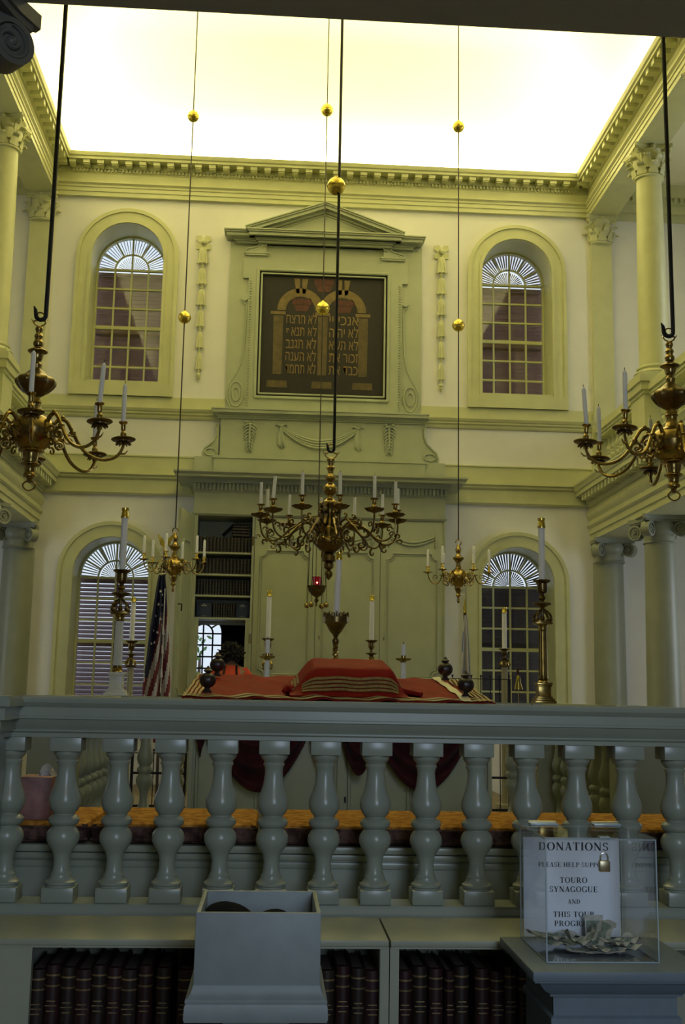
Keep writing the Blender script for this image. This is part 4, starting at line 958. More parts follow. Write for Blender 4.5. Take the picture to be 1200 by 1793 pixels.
def fluted(mb, x, y, z0, z1, r0, r1, n=12):
    vs = []; N = n*4; fs = []
    for i in range(9):
        t = i/8; r = r0+(r1-r0)*t
        for k in range(N): q = r*(1 if k % 4 in (0, 1) else .86); a = 2*PI*k/N; vs.append((x+q*math.cos(a), y+q*math.sin(a), z0+(z1-z0)*t))
    for i in range(8):
        for k in range(N): fs.append((i*N+k, i*N+(k+1) % N, (i+1)*N+(k+1) % N, (i+1)*N+k))
    fs.append(list(range(N-1, -1, -1))); fs.append([8*N+k for k in range(N)]); mb.add(vs, fs)
def zof(px, py, Y): return at(px, py, Y).z
def tall(px, label, ped, col, clabel):
    Y = YB; X = at(px, 1220, Y).x; dz = (px-203)/749*18
    Z = lambda py: zof(px, py+dz, Y)
    t = thing('column_candlestick', label, 'candlestick', (X, Y, 1.49))
    z = [1.49, Z(1215), Z(1205), Z(1182), Z(1178), Z(1166), Z(1080), Z(1072), Z(1050), Z(1038), Z(1020), Z(998)]
    mb = MB()
    for p, a, b in ((.050,1.49,1.503),(.044,1.503,1.513),(.036,1.513,1.522),(.030,1.522,z[3]),(.033,z[3]-.006,z[3]),(.036,z[3],z[4]+.002)): mb.bbox(X-p, X+p, Y-p, Y+p, a, b, .002)
    mb.build('pedestal', M[ped], t)
    mb = MB(); fluted(mb, X, Y, z[5], z[6], .021, .0185); mb.build('fluted_shaft', M[col], t, flatshade=True)
    MB().lathe([(.026, z[4]), (.026, z[4]+.006), (.020, z[4]+.012), (.024, z[4]+.02), (.021, z[5]+.002)], (X, Y, 0), 18).build('shaft_base', M['brass'], t)
    mb = MB(); mb.lathe([(.019, z[6]-.02), (.022, z[6]-.01), (.020, z[6]), (.026, z[7]-.008)], (X, Y, 0), 18); mb.bbox(X-.040, X+.040, Y-.040, Y+.040, z[7]-.010, z[7], .003); mb.bbox(X-.034, X+.034, Y-.034, Y+.034, z[7], z[7]+.006, .002); mb.build('capital', M['brass' if ped != 'ivory' else 'brass'], t)
    mb = MB(); h = z[8]-z[7]
    for q in range(4):
        a = PI/4+PI/2*q; d = Vector((math.cos(a), math.sin(a), 0)); o = Vector((X, Y, z[7]))
        mb.tube(crom([o+d*.044+Vector((0,0,.008)), o+d*.046+Vector((0,0,.026)), o+d*.036+Vector((0,0,h*.7)), o+d*.014+Vector((0,0,h*.95)), o+d*.006+Vector((0,0,h*1.05))], 4), .006, 6); mb.ball(o+d*.045+Vector((0,0,.012)), .010, 8)
    mb.lathe([(.006, z[7]), (.012, z[7]+h*.3), (.006, z[7]+h*.6), (.010, z[8])], (X, Y, 0), 12); mb.build('scroll_base', M['dbrass'], t)
    MB().lathe([(.010, z[8]-.004), (.008, z[8]+.008), (.015, z[8]+.014), (.044, z[9]-.006), (.045, z[9]), (.012, z[9]+.004), (.010, z[9]+.012), (.018, z[9]+.022), (.010, z[10]-.012), (.012, z[10]-.004), (.022, z[10]), (.026, z[10]+.012), (.024, z[11]-.016), (.040, z[11]-.006), (.042, z[11])], (X, Y, 0), 22).build('cup', M['dbrass'], t)
    candle(X, Y, z[11]-.002, Z(904)-z[11], .0155, clabel, (.019, .042))
tall(203, 'tall ivory fluted column candlestick on the corner post nearer the striped flag', 'ivory', 'ivory', 'thick white candle with brass cap on the ivory column candlestick')
tall(952, 'tall brass fluted column candlestick on the corner post nearer the blue and white flag', 'brass', 'brass', 'thick white candle with brass cap on the brass column candlestick')
# crown holder behind the cover
X = at(586, 1225, YB).x; Z = lambda py: zof(586, py, YB)
t = thing('crown_candlestick', 'brass candlestick with a pierced crown bowl and twisted stem behind the red cover', 'candlestick', (X, YB, 1.49))
mb = MB(); zt_, zb_ = Z(1128), 1.51
for q in range(3): mb.tube([(X+.0065*math.cos(q*2.094+k*.55), YB+.0065*math.sin(q*2.094+k*.55), zb_+(zt_-zb_)*k/40) for k in range(41)], .0072, 6)
mb.build('twisted_stem', M['brass'], t)
MB().lathe([(.05,1.49),(.05,1.495),(.03,1.503),(.014,1.512),(.012,1.52)], (X, YB, 0), 20).build('foot', M['brass'], t)
MB().lathe([(.010,zt_-.004),(.016,zt_+.01),(.016,zt_+.02),(.009,zt_+.03),(.014,Z(1112)),(.030,Z(1105)),(.040,Z(1098)),(.050,Z(1092)),(.058,Z(1090)),(.059,Z(1080)),(.055,Z(1080)),(.050,Z(1088)),(.006,Z(1092))], (X, YB, 0), 28).build('bowl', M['dbrass'], t)
mb = MB()
for k in range(20):
    a = 2*PI*k/20; p = Vector((X+.057*math.cos(a), YB+.057*math.sin(a), Z(1081)))
    if k % 2: mb.tube([p, p+Vector((0,0,.022))], [.004,.002], 6); mb.ball(p+Vector((0,0,.022)), .0045, 6)
    else: mb.tube([p+Vector((-.008*math.sin(a)*math.cos(b), .008*math.cos(a)*math.cos(b), .010+.009*math.sin(b))) for b in [2*PI*i/10 for i in range(10)]], .0028, 5, closed=True)
mb.build('pierced_crown', M['dbrass'], t)
candle(X, YB, Z(1088), Z(978)-Z(1088), .0145, 'tall white candle with brass cap in the crown candlestick', (.017, .030), lean=(.03, 0))
# two short candles in saucers on white glass shafts
for px, pys, lb, cb in ((466, (1120, 1149, 1185), 'brass saucer candlestick with white shaft standing nearer the cabinet books', 'short white candle stub in the saucer nearer the cabinet books'), (706, (1128, 1153, 1188), 'brass saucer candlestick with white shaft standing nearer the blue and white flag', 'short white candle stub in the saucer nearer the blue and white flag')):
    X = at(px, 1225, YB).x; zs_ = zof(px, pys[1], YB)
    t = thing('saucer_candlestick', lb, 'candlestick', (X, YB, 1.49), 'saucer candlesticks')
    MB().lathe([(.022,1.49),(.022,1.496),(.013,1.504),(.012,zs_-.02),(.014,zs_-.016)], (X, YB, 0), 16).build('shaft', M['wax'], t)
    MB().lathe([(.012,zs_-.02),(.016,zs_-.012),(.030,zs_-.008),(.036,zs_),(.030,zs_-.002),(.013,zs_+.002),(.012,zs_+.014),(.010,zs_+.014)], (X, YB, 0), 22, lobe=(10, .08, zs_-.009, zs_+.001)).build('saucer', M['brass'], t)
    candle(X, YB, zs_+.004, zof(px, pys[0], YB)-zs_-.004, .0105, cb, None, tip=False)
# small bell on a thin brass rod
X = at(909, 1228, YB+.0).x; Z = lambda py: zof(906, py, YB)
t = thing('rod_bell', 'small brass bell on a thin rod beside the brass column candlestick', 'bell', (X, YB, 1.49))
MB().tube([(X, YB, 1.488), (X-.004, YB, Z(1175))], .0022, 6).build('rod', M['brass'], t)
MB().lathe([(.020,Z(1207)),(.019,Z(1205)),(.012,Z(1195)),(.009,Z(1186)),(.003,Z(1183))], (X-.002, YB, 0), 18).build('bell', M['gold'], t)
MB().lathe([(.002,Z(1182)),(.005,Z(1178)),(.006,Z(1174)),(.001,Z(1170))], (X-.004, YB, 0), 10).build('tassel', M['velvet'], t)

# four medium candlesticks on tall posts in front of the cabinet
def medium(px, Y, y_tip, y_cap, y_dish, y_col, lb, cb, colm):
    X = at(px, 1180, Y).x; Z = lambda py: zof(px, py, Y); k = Y/10.3
    t = thing('post_candlestick', lb, 'candlestick', (X, Y, ZP), 'candlesticks before the cabinet'); zd = Z(y_dish); zc = Z(y_col)
    mb = MB(); fluted(mb, X, Y, ZP+.12, zc, .036*k, .030*k, 8); mb.build('post', M[colm], t, flatshade=True)
    MB().bbox(X-.08, X+.08, Y-.08, Y+.08, ZP, ZP+.12, .01).build('base', M[colm], t)
    mb = MB(); h = (zd-zc)
    mb.lathe([(.045*k, zc), (.05*k, zc+.012), (.02*k, zc+.02), (.012*k, zc+h*.35), (.022*k, zc+h*.42), (.05*k, zc+h*.46), (.052*k, zc+h*.49), (.014*k, zc+h*.53), (.012*k, zc+h*.62), (.026*k, zc+h*.70), (.032*k, zc+h*.80), (.028*k, zc+h*.9), (.055*k, zc+h*.97), (.058*k, zd)], (X, Y, 0), 18); mb.build('cup', M['dbrass'], t)
    mb = MB()
    for q in range(4):
        a = PI/4+PI/2*q; d = Vector((math.cos(a), math.sin(a), 0)); o = Vector((X, Y, zc))
        mb.tube(crom([o+d*.055*k+Vector((0,0,.02)), o+d*.058*k+Vector((0,0,h*.14)), o+d*.04*k+Vector((0,0,h*.26)), o+d*.012*k+Vector((0,0,h*.34))], 4), .009*k, 6)
    mb.build('scroll_base', M['brass'], t)
    candle(X, Y, zd-.002, Z(y_cap)-zd, .0225*k, cb, (.026*k, (Z(y_tip)-Z(y_cap))))
medium(228, 10.3, 1045, 1053, 1122, 1168, 'brass post candlestick in front of the bright lower window', 'white candle with brass cap before the bright lower window', 'stone')
medium(884, 10.3, 1063, 1072, 1136, 1168, 'brass post candlestick in front of the dark lower window', 'white candle with brass cap before the dark lower window', 'stone')
medium(468, 10.3, 1033, 1043, 1118, 1172, 'brass post candlestick before the cabinet door next to the books', 'white candle with brass cap before the cabinet door next to the books', 'stone')
medium(650, 10.3, 1041, 1051, 1121, 1166, 'brass post candlestick before the cabinet door in the middle', 'white candle with brass cap before the middle cabinet door', 'stone')
# low iron rails before the cabinet
for a, b, lb in ((238, 330, 'low black iron railing below the striped flag'), (776, 892, 'low black iron railing below the blue and white flag')):
    Y = 10.0; xa, xb = at(a, 1200, Y).x, at(b, 1205, Y).x; zt_ = zof((a+b)/2, 1318 if a < 500 else 1188, Y)
    t = thing('iron_railing', lb, 'railing', ((xa+xb)/2, Y, ZP), 'iron railings before the cabinet')
    mb = MB(); mb.box(xa, xb, Y-.005, Y+.005, zt_-.007, zt_); mb.box(xa, xb, Y-.008, Y+.008, ZP+.36, ZP+.38); mb.box(xa, xb, Y-.008, Y+.008, ZP+.08, ZP+.10)
    for x in (xa, xb): mb.box(x-.012, x+.012, Y-.012, Y+.012, ZP, zt_)
    mb.build('frame', M['iron'], t, flatshade=True)
    n = int((xb-xa)/.085)
    for k in range(n+1):
        x = xa+(xb-xa)*k/n; MB().tube([(x, Y, ZP+.09), (x, Y, zt_+.01), (x, Y, zt_+.03)], [.0045,.0045,.012], 6).build('bar', M['iron'], t)

# ------------------------------------------------------------------ flags
def flag_us():
    Y = 12.0; px = 283; X = at(px, 1100, Y).x; zt_ = zof(px, 1008, Y)
    t = thing('flag', 'furled striped flag with white stars on a pole beside the cabinet', 'flag', (X, Y, 0))
    MB().tube([(X+.03, Y, 0), (X, Y, zof(px, 965, Y))], .016, 10).build('pole', M['wood'], t)
    MB().lathe([(.10,0),(.10,.03),(.03,.06),(.02,.10)], (X+.03, Y, 0), 20).build('stand', M['brass'], t)
    mb = MB(); ze = zof(px, 962, Y); mb.ball((X, Y, ze), .025, 10)
    for s in (-1, 1):
        mb.sheet([[(X+s*.01, Y, ze+.02), (X+s*.01, Y, ze+.09)], [(X+s*.05, Y-.02, ze+.05), (X+s*.06, Y-.02, ze+.15)], [(X+s*.075, Y-.02, ze+.12), (X+s*.08, Y-.02, ze+.17)]], .01)
    mb.build('eagle', M['gold'], t)
    mb = MB(); R, K = 40, 48; zb = 1.0; H = zt_-zb
    wid = lambda t: .05+.20*min(1, t*1.5)**.8
    def P(i, j):
        v = i/R; u = j/K; w = wid(v); fold = math.sin(u*15+v*1.5)
        return Vector((X-.02-w*.60+w*1.2*u+.012*fold, Y-.055-.045*fold*min(1, v*3+.2), zt_-H*v-.10*w*(u-.5)))
    b = [[P(i, j) for j in range(K+1)] for i in range(R+1)]
    def colour(i, j):
        v = i/R; u = j/K
        s = v*1.0+u*.55
        if s < .60+.10*math.sin(u*9): return 2
        return int((s*1.0-.2)*9+u*2.2) % 2
    for i in range(R):
        for j in range(K):
            mb.m = colour(i, j); mb.add([b[i][j], b[i][j+1], b[i+1][j+1], b[i+1][j]], [(0, 1, 2, 3)])
    mb.m = 1
    for v, u in ((.10,.45),(.18,.40),(.18,.62),(.25,.30),(.27,.52),(.34,.22),(.35,.42),(.12,.6),(.3,.66),(.42,.14),(.41,.34)):
        c = P(v*R, u*K)+Vector((0,-.012,0)); st = []
        for q in range(10): a = PI/2+PI*q/5; r = .020 if q % 2 == 0 else .008; st.append((c.x+r*math.cos(a), c.z+r*math.sin(a)))
        mb.prism([(x, z) for x, z in st], (0, c.y, 0), (1,0,0), (0,0,1), (0,.004,0))
    mb.build('cloth', [M['fred'], M['fwhite'], M['fblue']], t, sharp=80)
    mb = MB(); mb.tube([(X+.03, Y-.12, zt_-.15), (X+.035, Y-.125, zt_-.8), (X+.03, Y-.12, zt_-1.25)], .006, 6)
    for z in (.55,.75,1.0): mb.tube([(X+.03, Y-.12, zt_-z), (X+.034, Y-.125, zt_-z-.09)], [.010,.014], 6)
    mb.build('cord', M['fwhite'], t)
flag_us()
def flag_il():
    Y = 12.3; px = 814; X = at(px, 1100, Y).x; zt_ = zof(px, 1078, Y)
    t = thing('flag', 'furled white flag with blue edge on a brass-tipped pole', 'flag', (X, Y, 0))
    MB().tube([(X-.01, Y, 0), (X, Y, zof(px, 1070, Y))], .016, 10).build('pole', M['wood'], t)
    MB().lathe([(.10,0),(.10,.03),(.03,.06),(.02,.10)], (X-.01, Y, 0), 20).build('stand', M['brass'], t)
    MB().lathe([(.016,zof(px,1074,Y)),(.022,zof(px,1072,Y)),(.014,zof(px,1068,Y)),(.020,zof(px,1064,Y)),(.012,zof(px,1060,Y)),(.002,zof(px,1045,Y))], (X, Y, 0), 12).build('spear', M['gold'], t)
    mb = MB(); R, K = 30, 30; H = zt_-1.0
    def P(i, j):
        v = i/R; u = j/K; w = .03+.16*v**.8; f = math.sin(u*11+v)
        return Vector((X-w*.45+w*u, Y-.05-.03*f*min(1, v*3), zt_-H*v+.06*v*(1-u)))
    for i in range(R):
        for j in range(K):
            u = j/K; v = i/R; mb.m = 1 if (.86 < u+.1*v < .97 or (.10 < v < .30 and u < .10) or (v > .75 and .35 < u < .6 and int(v*20) % 3 == 0)) else 0
            mb.add([P(i, j), P(i, j+1), P(i+1, j+1), P(i+1, j)], [(0, 1, 2, 3)])
    mb.build('cloth', [M['fwhite'], M['iblue']], t, sharp=80)
flag_il()

# ------------------------------------------------------------------ chandeliers
def lathe_px(prof, y0, k):                                        # smoothed silhouette from (height, radius) pairs
    q = [(p.x, p.y) for p in crom([(y, r, 0) for y, r in prof], 3)] if len(prof) > 3 else prof
    return [(max(.0006, r*k), (y0-y)*k) for y, r in q][::-1]
def rot_part(o, parent, a): o.parent = parent; o.rotation_euler = (0, 0, a); return o
def chandelier(label, loc, kind, angles, group, tilt=(0, 0)):
    t = thing('chandelier', label, 'chandelier', loc, group)
    if kind == 'A':
        k = .00253; y0 = 757; br, dk = M['brass'], M['dbrass']
        parts = [('finial', [(560,2),(563,6),(568,7),(574,5),(580,8),(586,6),(592,9),(598,8)], br, None),
                 ('vase', [(598,6),(603,9),(607,17),(610,17),(613,11),(622,9),(628,6),(633,9),(638,8),(641,8)], br, None),
                 ('lobed_bulb', [(641,8),(646,14),(654,23),(660,31),(666,33),(672,31),(680,25),(688,16),(692,10)], dk, (12, .10, (757-684)*.00253, (757-656)*.00253)),
                 ('neck', [(692,9),(700,11),(703,12),(706,10),(715,10),(722,13),(727,15)], br, None),
                 ('globe', [(724,12),(728,22),(735,33),(745,39),(752,40.5),(757,40.5),(768,38),(778,32),(786,23),(789,20)], br, None),
                 ('drop', [(787,18),(789,22),(792,22),(794,15),(800,14),(811,12),(813,16),(816,16),(818,11),(828,9),(833,11),(837,11),(839,6),(848,3)], br, None)]
        arm = [(36,-2),(35,8),(39,18),(48,25),(58,22),(65,10),(72,-4),(82,-24),(98,-40),(122,-48),(144,-42),(156,-26),(158,-12)]
        ar, pan_r, pan_z, cup_h, rad = 3.4, 22, -10, 33, 158
    elif kind == 'B':
        k = .00408; y0 = 935; br, dk = M['dbrass'], M['dbrass']
        parts = [('stem', [(797,2),(800,7),(806,6),(812,5),(815,8),(820,6),(826,5),(832,9),(836,9),(840,6),(843,5),(848,10),(853,13),(860,12),(866,6),(872,7),(877,13),(881,14),(886,10),(895,8),(905,9),(915,12),(922,12)], M['brass'], None),
                 ('drum', [(920,12),(923,17),(935,19),(943,20),(946,26),(950,27)], M['brass'], None),
                 ('bowl', [(949,27),(953,26),(958,22),(964,15),(969,8)], dk, (16, .05, -.2, 0)),
                 ('drop', [(968,7),(973,11),(979,12),(983,12),(986,7),(989,9),(996,8),(999,3),(1003,7),(1008,7),(1013,4),(1017,1)], dk, None)]
        arm = [(19,-2),(24,8),(34,18),(48,21),(60,12),(72,4),(84,-8),(96,-15),(109,-14),(119,-4),(123,12),(123,26)]
        ar, pan_r, pan_z, cup_h, rad = 1.9, 15, 28, 20, 123
    else:
        k = .00578; y0 = 1013; br, dk = M['gold'], M['brass']
        parts = [('finial', [(953,1.5),(956,3),(962,5.5),(966,4.5),(969,3.5),(972,5),(974,6)], M['brass'], None),
                 ('stem', [(973,5),(976,10),(979,9),(983,5.5),(990,4.5),(996,6)], M['brass'], None),
                 ('globe', [(995,6),(999,11),(1004,16),(1010,18),(1015,17.5),(1021,13),(1027,7)], M['brass'], (10, .07, -.05, .06)),
                 ('drop', [(1026,6),(1029,7),(1033,6),(1037,4.5),(1040,3),(1043,4.5),(1046,2.5),(1050,2),(1053,2.8),(1057,1)], M['brass'], None)]
        arm = [(14,0),(17,8),(23,11),(29,6),(32,-3),(38,-9),(46,-8),(52,0),(54,9)]
        ar, pan_r, pan_z, cup_h, rad = 1.15, 9, 10, 11, 54
    for nm, pr, m, lobe in parts:
        o = MB().lathe(lathe_px(pr, y0, k), (0,0,0), 24 if kind != 'C' else 18, lobe).build(nm, m); o.parent = t
    mb = MB(); zt = (y0-parts[0][1][0][0])*k; hr = 7*k if kind != 'C' else 5*k
    if kind == 'C': mb.tube([(hr*math.cos(2*PI*i/14), 0, zt+hr*.9+hr*math.sin(2*PI*i/14)) for i in range(14)], k*1.1, 6, closed=True)
    else:
        for s in (-1, 1): mb.tube(crom([(0,0,zt-.004), (s*8*k,0,zt+2*k), (s*11*k,0,zt+8*k), (s*6*k,0,zt+9*k), (s*4*k,0,zt+13*k), (s*7*k,0,zt+18*k), (s*5*k,0,zt+23*k), (0,0,zt+25*k)], 4), 1.5*k, 6); mb.tube([(s*10*k,0,zt+7*k), (s*13*k,0,zt+8*k), (s*15*k,0,zt+12*k)], [1.5*k,1.2*k,.5*k], 5)
    mb.build('hanging_loop', M['brass']).parent = t
    if kind == 'A':
        mb = MB(); z = (y0-850)*k
        for s in (-1, 1): mb.tube(crom([(0,0,z+.02), (s*6*k,0,z+4*k), (s*11*k,0,z-1*k), (s*8*k,0,z-8*k), (0,0,z-12*k)], 5), 1.6*k, 6)
        mb.build('bottom_ring', M['brass']).parent = t
    if kind == 'B':
        for q in range(6):
            mb = MB(); mb.tube(crom([(9*k,0,48*k), (15*k,0,52*k), (17*k,0,44*k), (12*k,0,34*k), (14*k,0,24*k), (20*k,0,14*k)], 4), [4.2*k]*21, 7); mb.ball((15*k,0,53*k), 4.4*k, 10); mb.ball((15*k,0,41*k), 6*k, 8)
            rot_part(mb.build('figure', M['dbrass']), t, PI/3*q)
    pts = [(r*k, 0, z*k) for r, z in arm]
    protos = []
    mb = MB(); path = crom(pts, 5); n = len(path); mb.tube(path, [ar*k*(1.15-.35*i/n) for i in range(n)], 8)
    def curl(cx, cz, r, a0, turns, w, sg=1):
        mb.tube([((cx+r*(1-i/22*.8)*math.cos(a0+sg*turns*2*PI*i/22))*k, 0, (cz+r*(1-i/22*.8)*math.sin(a0+sg*turns*2*PI*i/22))*k) for i in range(23)], [w*k*(1-.4*i/22) for i in range(23)], 6)
    if kind == 'A':
        curl(63,-13,11,.75,1.1,2.8); curl(46,-3,8,PI,1.0,2.5,-1); curl(46,-26,8,PI*.75,1.0,2.4,-1); mb.tube([(37*k,0,-4*k), (37*k,0,-12*k), (40*k,0,-20*k)],[2.6*k]*3,6); mb.ball((52*k,0,28*k), 4*k, 8); mb.lathe([(3*k,2*k),(6*k,4*k),(6*k,8*k),(3*k,10*k)], (69*k,0,-6*k), 8)
        mb.tube([(150*k,0,-36*k), (160*k,0,-36*k), (166*k,0,-30*k)], [2.5*k,1.6*k,.6*k], 5)
    elif kind == 'B':
        curl(36,-6,12,PI*.5,.8,2.4); curl(60,-20,10,PI*.3,.85,2.2,-1); curl(82,12,8,-PI*.4,.8,2.2); curl(100,-25,7,PI*.6,.8,2.1); curl(44,30,6,-PI*.6,.8,2.0); curl(128,-10,6,PI,.8,1.9,-1); curl(112,4,6,0,.9,1.7)
    else: curl(24,-6,7,PI*.5,1.2,1.1); curl(40,2,6,-PI*.5,1.1,1.0)
    arm0 = mb.build('arm', M['brass'] if kind != 'B' else M['dbrass'])
    o0 = Vector((rad*k, 0, pan_z*k)); mb = MB()
    if kind == 'A':
        mb.lathe([(.003,-.004),(pan_r*k*.9,-.003),(pan_r*k,.001),(pan_r*k*.98,.004),(pan_r*k*.4,.003),(.004,.004)], o0, 26); mb.lathe([(.010,-.014),(.026,-.010),(.028,-.003),(.01,-.002)], o0, 16)
        for q in range(12): a = 2*PI*q/12; d = Vector((math.cos(a), math.sin(a), 0)); mb.tube([o0+d*.008+Vector((0,0,-.010)), o0+d*.026+Vector((0,0,-.014)), o0+d*.036+Vector((0,0,-.024))], [.004,.006,.002], 5)
    elif kind == 'B':
        mb.lathe([(.006,-.022),(.02,-.016),(pan_r*k*.75,-.006),(pan_r*k,.010),(pan_r*k*.8,.004),(.006,-.004)], o0, 32, lobe=(8, .22, -.010, .02))
    else: mb.lathe([(.004,-.016),(.010,-.010),(.018,-.006),(pan_r*k,.004),(pan_r*k*.9,.008),(.006,.0)], o0, 18)
    pan0 = mb.build('drip_pan', dk if kind != 'C' else M['brass'])
    c = cup_h*k; w = {'A': .021, 'B': .030, 'C': .026}[kind]
    cup0 = MB().lathe([(w*.3,.0),(w*.3,c*.12),(w*.62,c*.2),(w*.68,c*.32),(w*.5,c*.42),(w*.36,c*.48),(w*.5,c*.55),(w*.52,c*.86),(w*.95,c*.95),(w,c),(w*.55,c)], o0, 16).build('candle_cup', M['brass'] if kind != 'C' else M['gold'])
    pos = []
    for i, a in enumerate(angles):
        arm = arm0 if i == 0 else arm0.copy()
        if i: C.objects.link(arm)
        arm.parent = t; arm.rotation_euler = (Euler((tilt[0], tilt[1], 0)).to_matrix() @ Matrix.Rotation(math.radians(a), 3, 'Z')).to_euler()
        for p in (pan0, cup0):
            o = p if i == 0 else p.copy()
            if i: C.objects.link(o)
            o.parent = arm
    R = Euler((tilt[0], tilt[1], 0)).to_matrix()
    def top(a): return Vector(loc)+R @ Vector((rad*k*math.cos(math.radians(a)), rad*k*math.sin(math.radians(a)), pan_z*k+c-.004))
    return t, top, R
def rod(label, loc_top, px, balls, zbot, Y, X, r, hook=False, group='hanging rods'):
    t = thing('hanging_rod', label, 'rod', (X, Y, zbot), group)
    pts = [(X, Y, 10.71), (X, Y, zbot+.05), (X, Y, zbot)]
    if hook:
        pts = [(X+.022, Y, 10.71), (X+.022, Y, zbot+.06)]+[(X+.022*math.cos(PI*i/8*-1), Y, zbot+.025+.022*math.sin(-PI*i/8)) for i in range(9)]+[(X-.026, Y, zbot+.05), (X-.034, Y, zbot+.068)]
        MB().tube(pts, [r]*(len(pts)-2)+[r*.8, r*.2], 8).build('rod', M['iron'], t)
    else: MB().tube(pts[::2], r, 8).build('rod', M['rod'], t)
    for (bx_, by_), br in balls:
        z = at(bx_, by_, Y).z
        b = MB().ball((X, Y, z), br, 24).build('ball', M['gold'], t)
        mb = MB(); mb.lathe([(br*1.0,-.004),(br*1.03,-.002),(br*1.03,.002),(br*1.0,.004)], (X, Y, z-br*.05), 24); mb.lathe([(br*.3,br*.93),(br*.28,br*1.06),(br*.12,br*1.15),(.008,br*1.2)], (X, Y, z), 14); mb.build('seam', M['gold'], b)
YN, YC, YD = 4.9, 7.9, 11.2
# near pair
cl_ = at(57, 757, YN); tl = (math.radians(-2.0), math.radians(-3.5))
tL, topL, RL = chandelier('large globe chandelier by the gallery on the striped flag side', tuple(cl_), 'A', [-79, -34, 11, 56, 101, 146, 191, 236], 'large eight-armed brass chandeliers', tl)
cr_ = at(1178, 778, YN)
tR, topR, RR = chandelier('large globe chandelier by the gallery on the blue and white flag side', tuple(cr_), 'A', [-140, 175, 130, 85, 40, -5, -50, -95], 'large eight-armed brass chandeliers', (math.radians(-1.0), math.radians(4.5)))
rod('thick black hook rod of the large chandelier on the striped flag side', None, None, [], at(72, 553, YN).z-.022, YN, at(72, 550, YN).x, .0105, True)
rod('thick black hook rod of the large chandelier on the blue and white flag side', None, None, [], at(1170, 582, YN).z-.022, YN, at(1171, 580, YN).x, .0105, True)
GA = 'candles on the large chandeliers'
for a, lb in ((-79, 'candle nearest the viewer on the striped flag side globe chandelier'), (-34, 'leaning candle on the second arm of the striped flag side globe chandelier'), (11, 'candle farthest out on the striped flag side globe chandelier'), (56, 'candle on the rear arm of the striped flag side globe chandelier')):
    p = topL(a); candle(p.x, p.y, p.z, .186, .0105, lb, group=GA, lean=(.05 if a == -34 else 0, 0))
for a, lb in ((-140, 'candle on the front arm of the blue and white flag side globe chandelier'), (175, 'leaning candle farthest out on the blue and white flag side globe chandelier'), (130, 'upright candle second from outside on the white flag side globe chandelier'), (85, 'candle just behind the globe of the white flag side chandelier')):
    p = topR(a); candle(p.x, p.y, p.z, .186, .0105, lb, group=GA, lean=(-.06 if a == 175 else 0, 0))
# central twelve-armed chandelier
cc = at(577, 935, YC)
tC, topC, _ = chandelier('dark twelve-armed chandelier hanging over the reading table', tuple(cc), 'B', [5+30*k for k in range(12)], None)
rod('dark cord with one large brass ball above the central chandelier', None, None, [((590, 326), .069)], at(579, 787, YC).z-.02, YC, cc.x, .011, True)
ang = [-172, 158, -142, 128, -112, 98, -82, 68, -52, 38, 8, -22]
for i, a in enumerate(ang):
    p = topC(a-3); candle(p.x, p.y, p.z, .165, .0118, '%s candle from the book side on the central twelve-armed chandelier' % ORD[i], group='candles on the central chandelier', tip=False, lean=((.07 if i == 2 else 0), 0))
# far pair
cd = at(304.5, 993, YD); tD, topD, _ = chandelier('small six-armed brass chandelier in front of the open cabinet door', tuple(cd), 'C', [200, 260, 320, 20, 80, 140], 'small six-armed chandeliers')
ce = at(803, 1013, YD); tE, topE, _ = chandelier('small six-armed brass chandelier beside the blue and white flag', tuple(ce), 'C', [170, 230, 290, 350, 50, 110], 'small six-armed chandeliers')
rod('thin rod with two brass balls above the small chandelier at the open cabinet door', None, None, [((340, 204), .062), ((322, 556), .066)], cd.z+.40, YD, cd.x, .0065)
rod('thin rod with two brass balls above the small chandelier beside the blue and white flag', None, None, [((805, 222), .063), ((804, 570), .066)], ce.z+.40, YD, ce.x, .0065)
for topf, angs, nm in ((topD, [200, 140, 260, 80, 320, 20], 'small chandelier at the cabinet door'), (topE, [170, 230, 110, 50, 290, 350], 'small chandelier beside the white flag')):
    for i, a in enumerate(angs): p = topf(a); candle(p.x, p.y, p.z, .185, .0135, '%s candle from the striped flag on the %s' % (ORD[i], nm), group='candles on the small chandeliers')
# hanging red lamp
YE = 11.9; c = at(555, 1026, YE); Z = lambda py: at(555, py, YE).z; k = .00615
rod('thin cord with two brass balls carrying the red hanging lamp', None, None, [((573, 193), .072), ((566, 540), .078)], Z(905), YE, c.x, .006)
t = thing('hanging_lamp', 'small brass hanging lamp with a glowing red glass and four ball weights', 'lamp', tuple(c))
MB().lathe([(.003,Z(1062)),(.010,Z(1060)),(.006,Z(1056)),(.022,Z(1053)),(.024,Z(1051)),(.010,Z(1048)),(.016,Z(1046)),(.055,Z(1042)),(.088,Z(1035)),(.100,Z(1028)),(.106,Z(1026)),(.098,Z(1026)),(.085,Z(1033)),(.01,Z(1040))], (c.x, YE, 0), 26).build('bowl', M['dbrass'], t)
MB().lathe([(.040,Z(1030)),(.043,Z(1024)),(.048,Z(1012)),(.050,Z(1010)),(.046,Z(1010)),(.039,Z(1024)),(.003,Z(1026))], (c.x, YE, 0), 22).build('glass_cup', M['redglass'], t)
MB().ball((c.x, YE-.052, Z(1021)), .009, 10).build('flame', M['flame'], t)
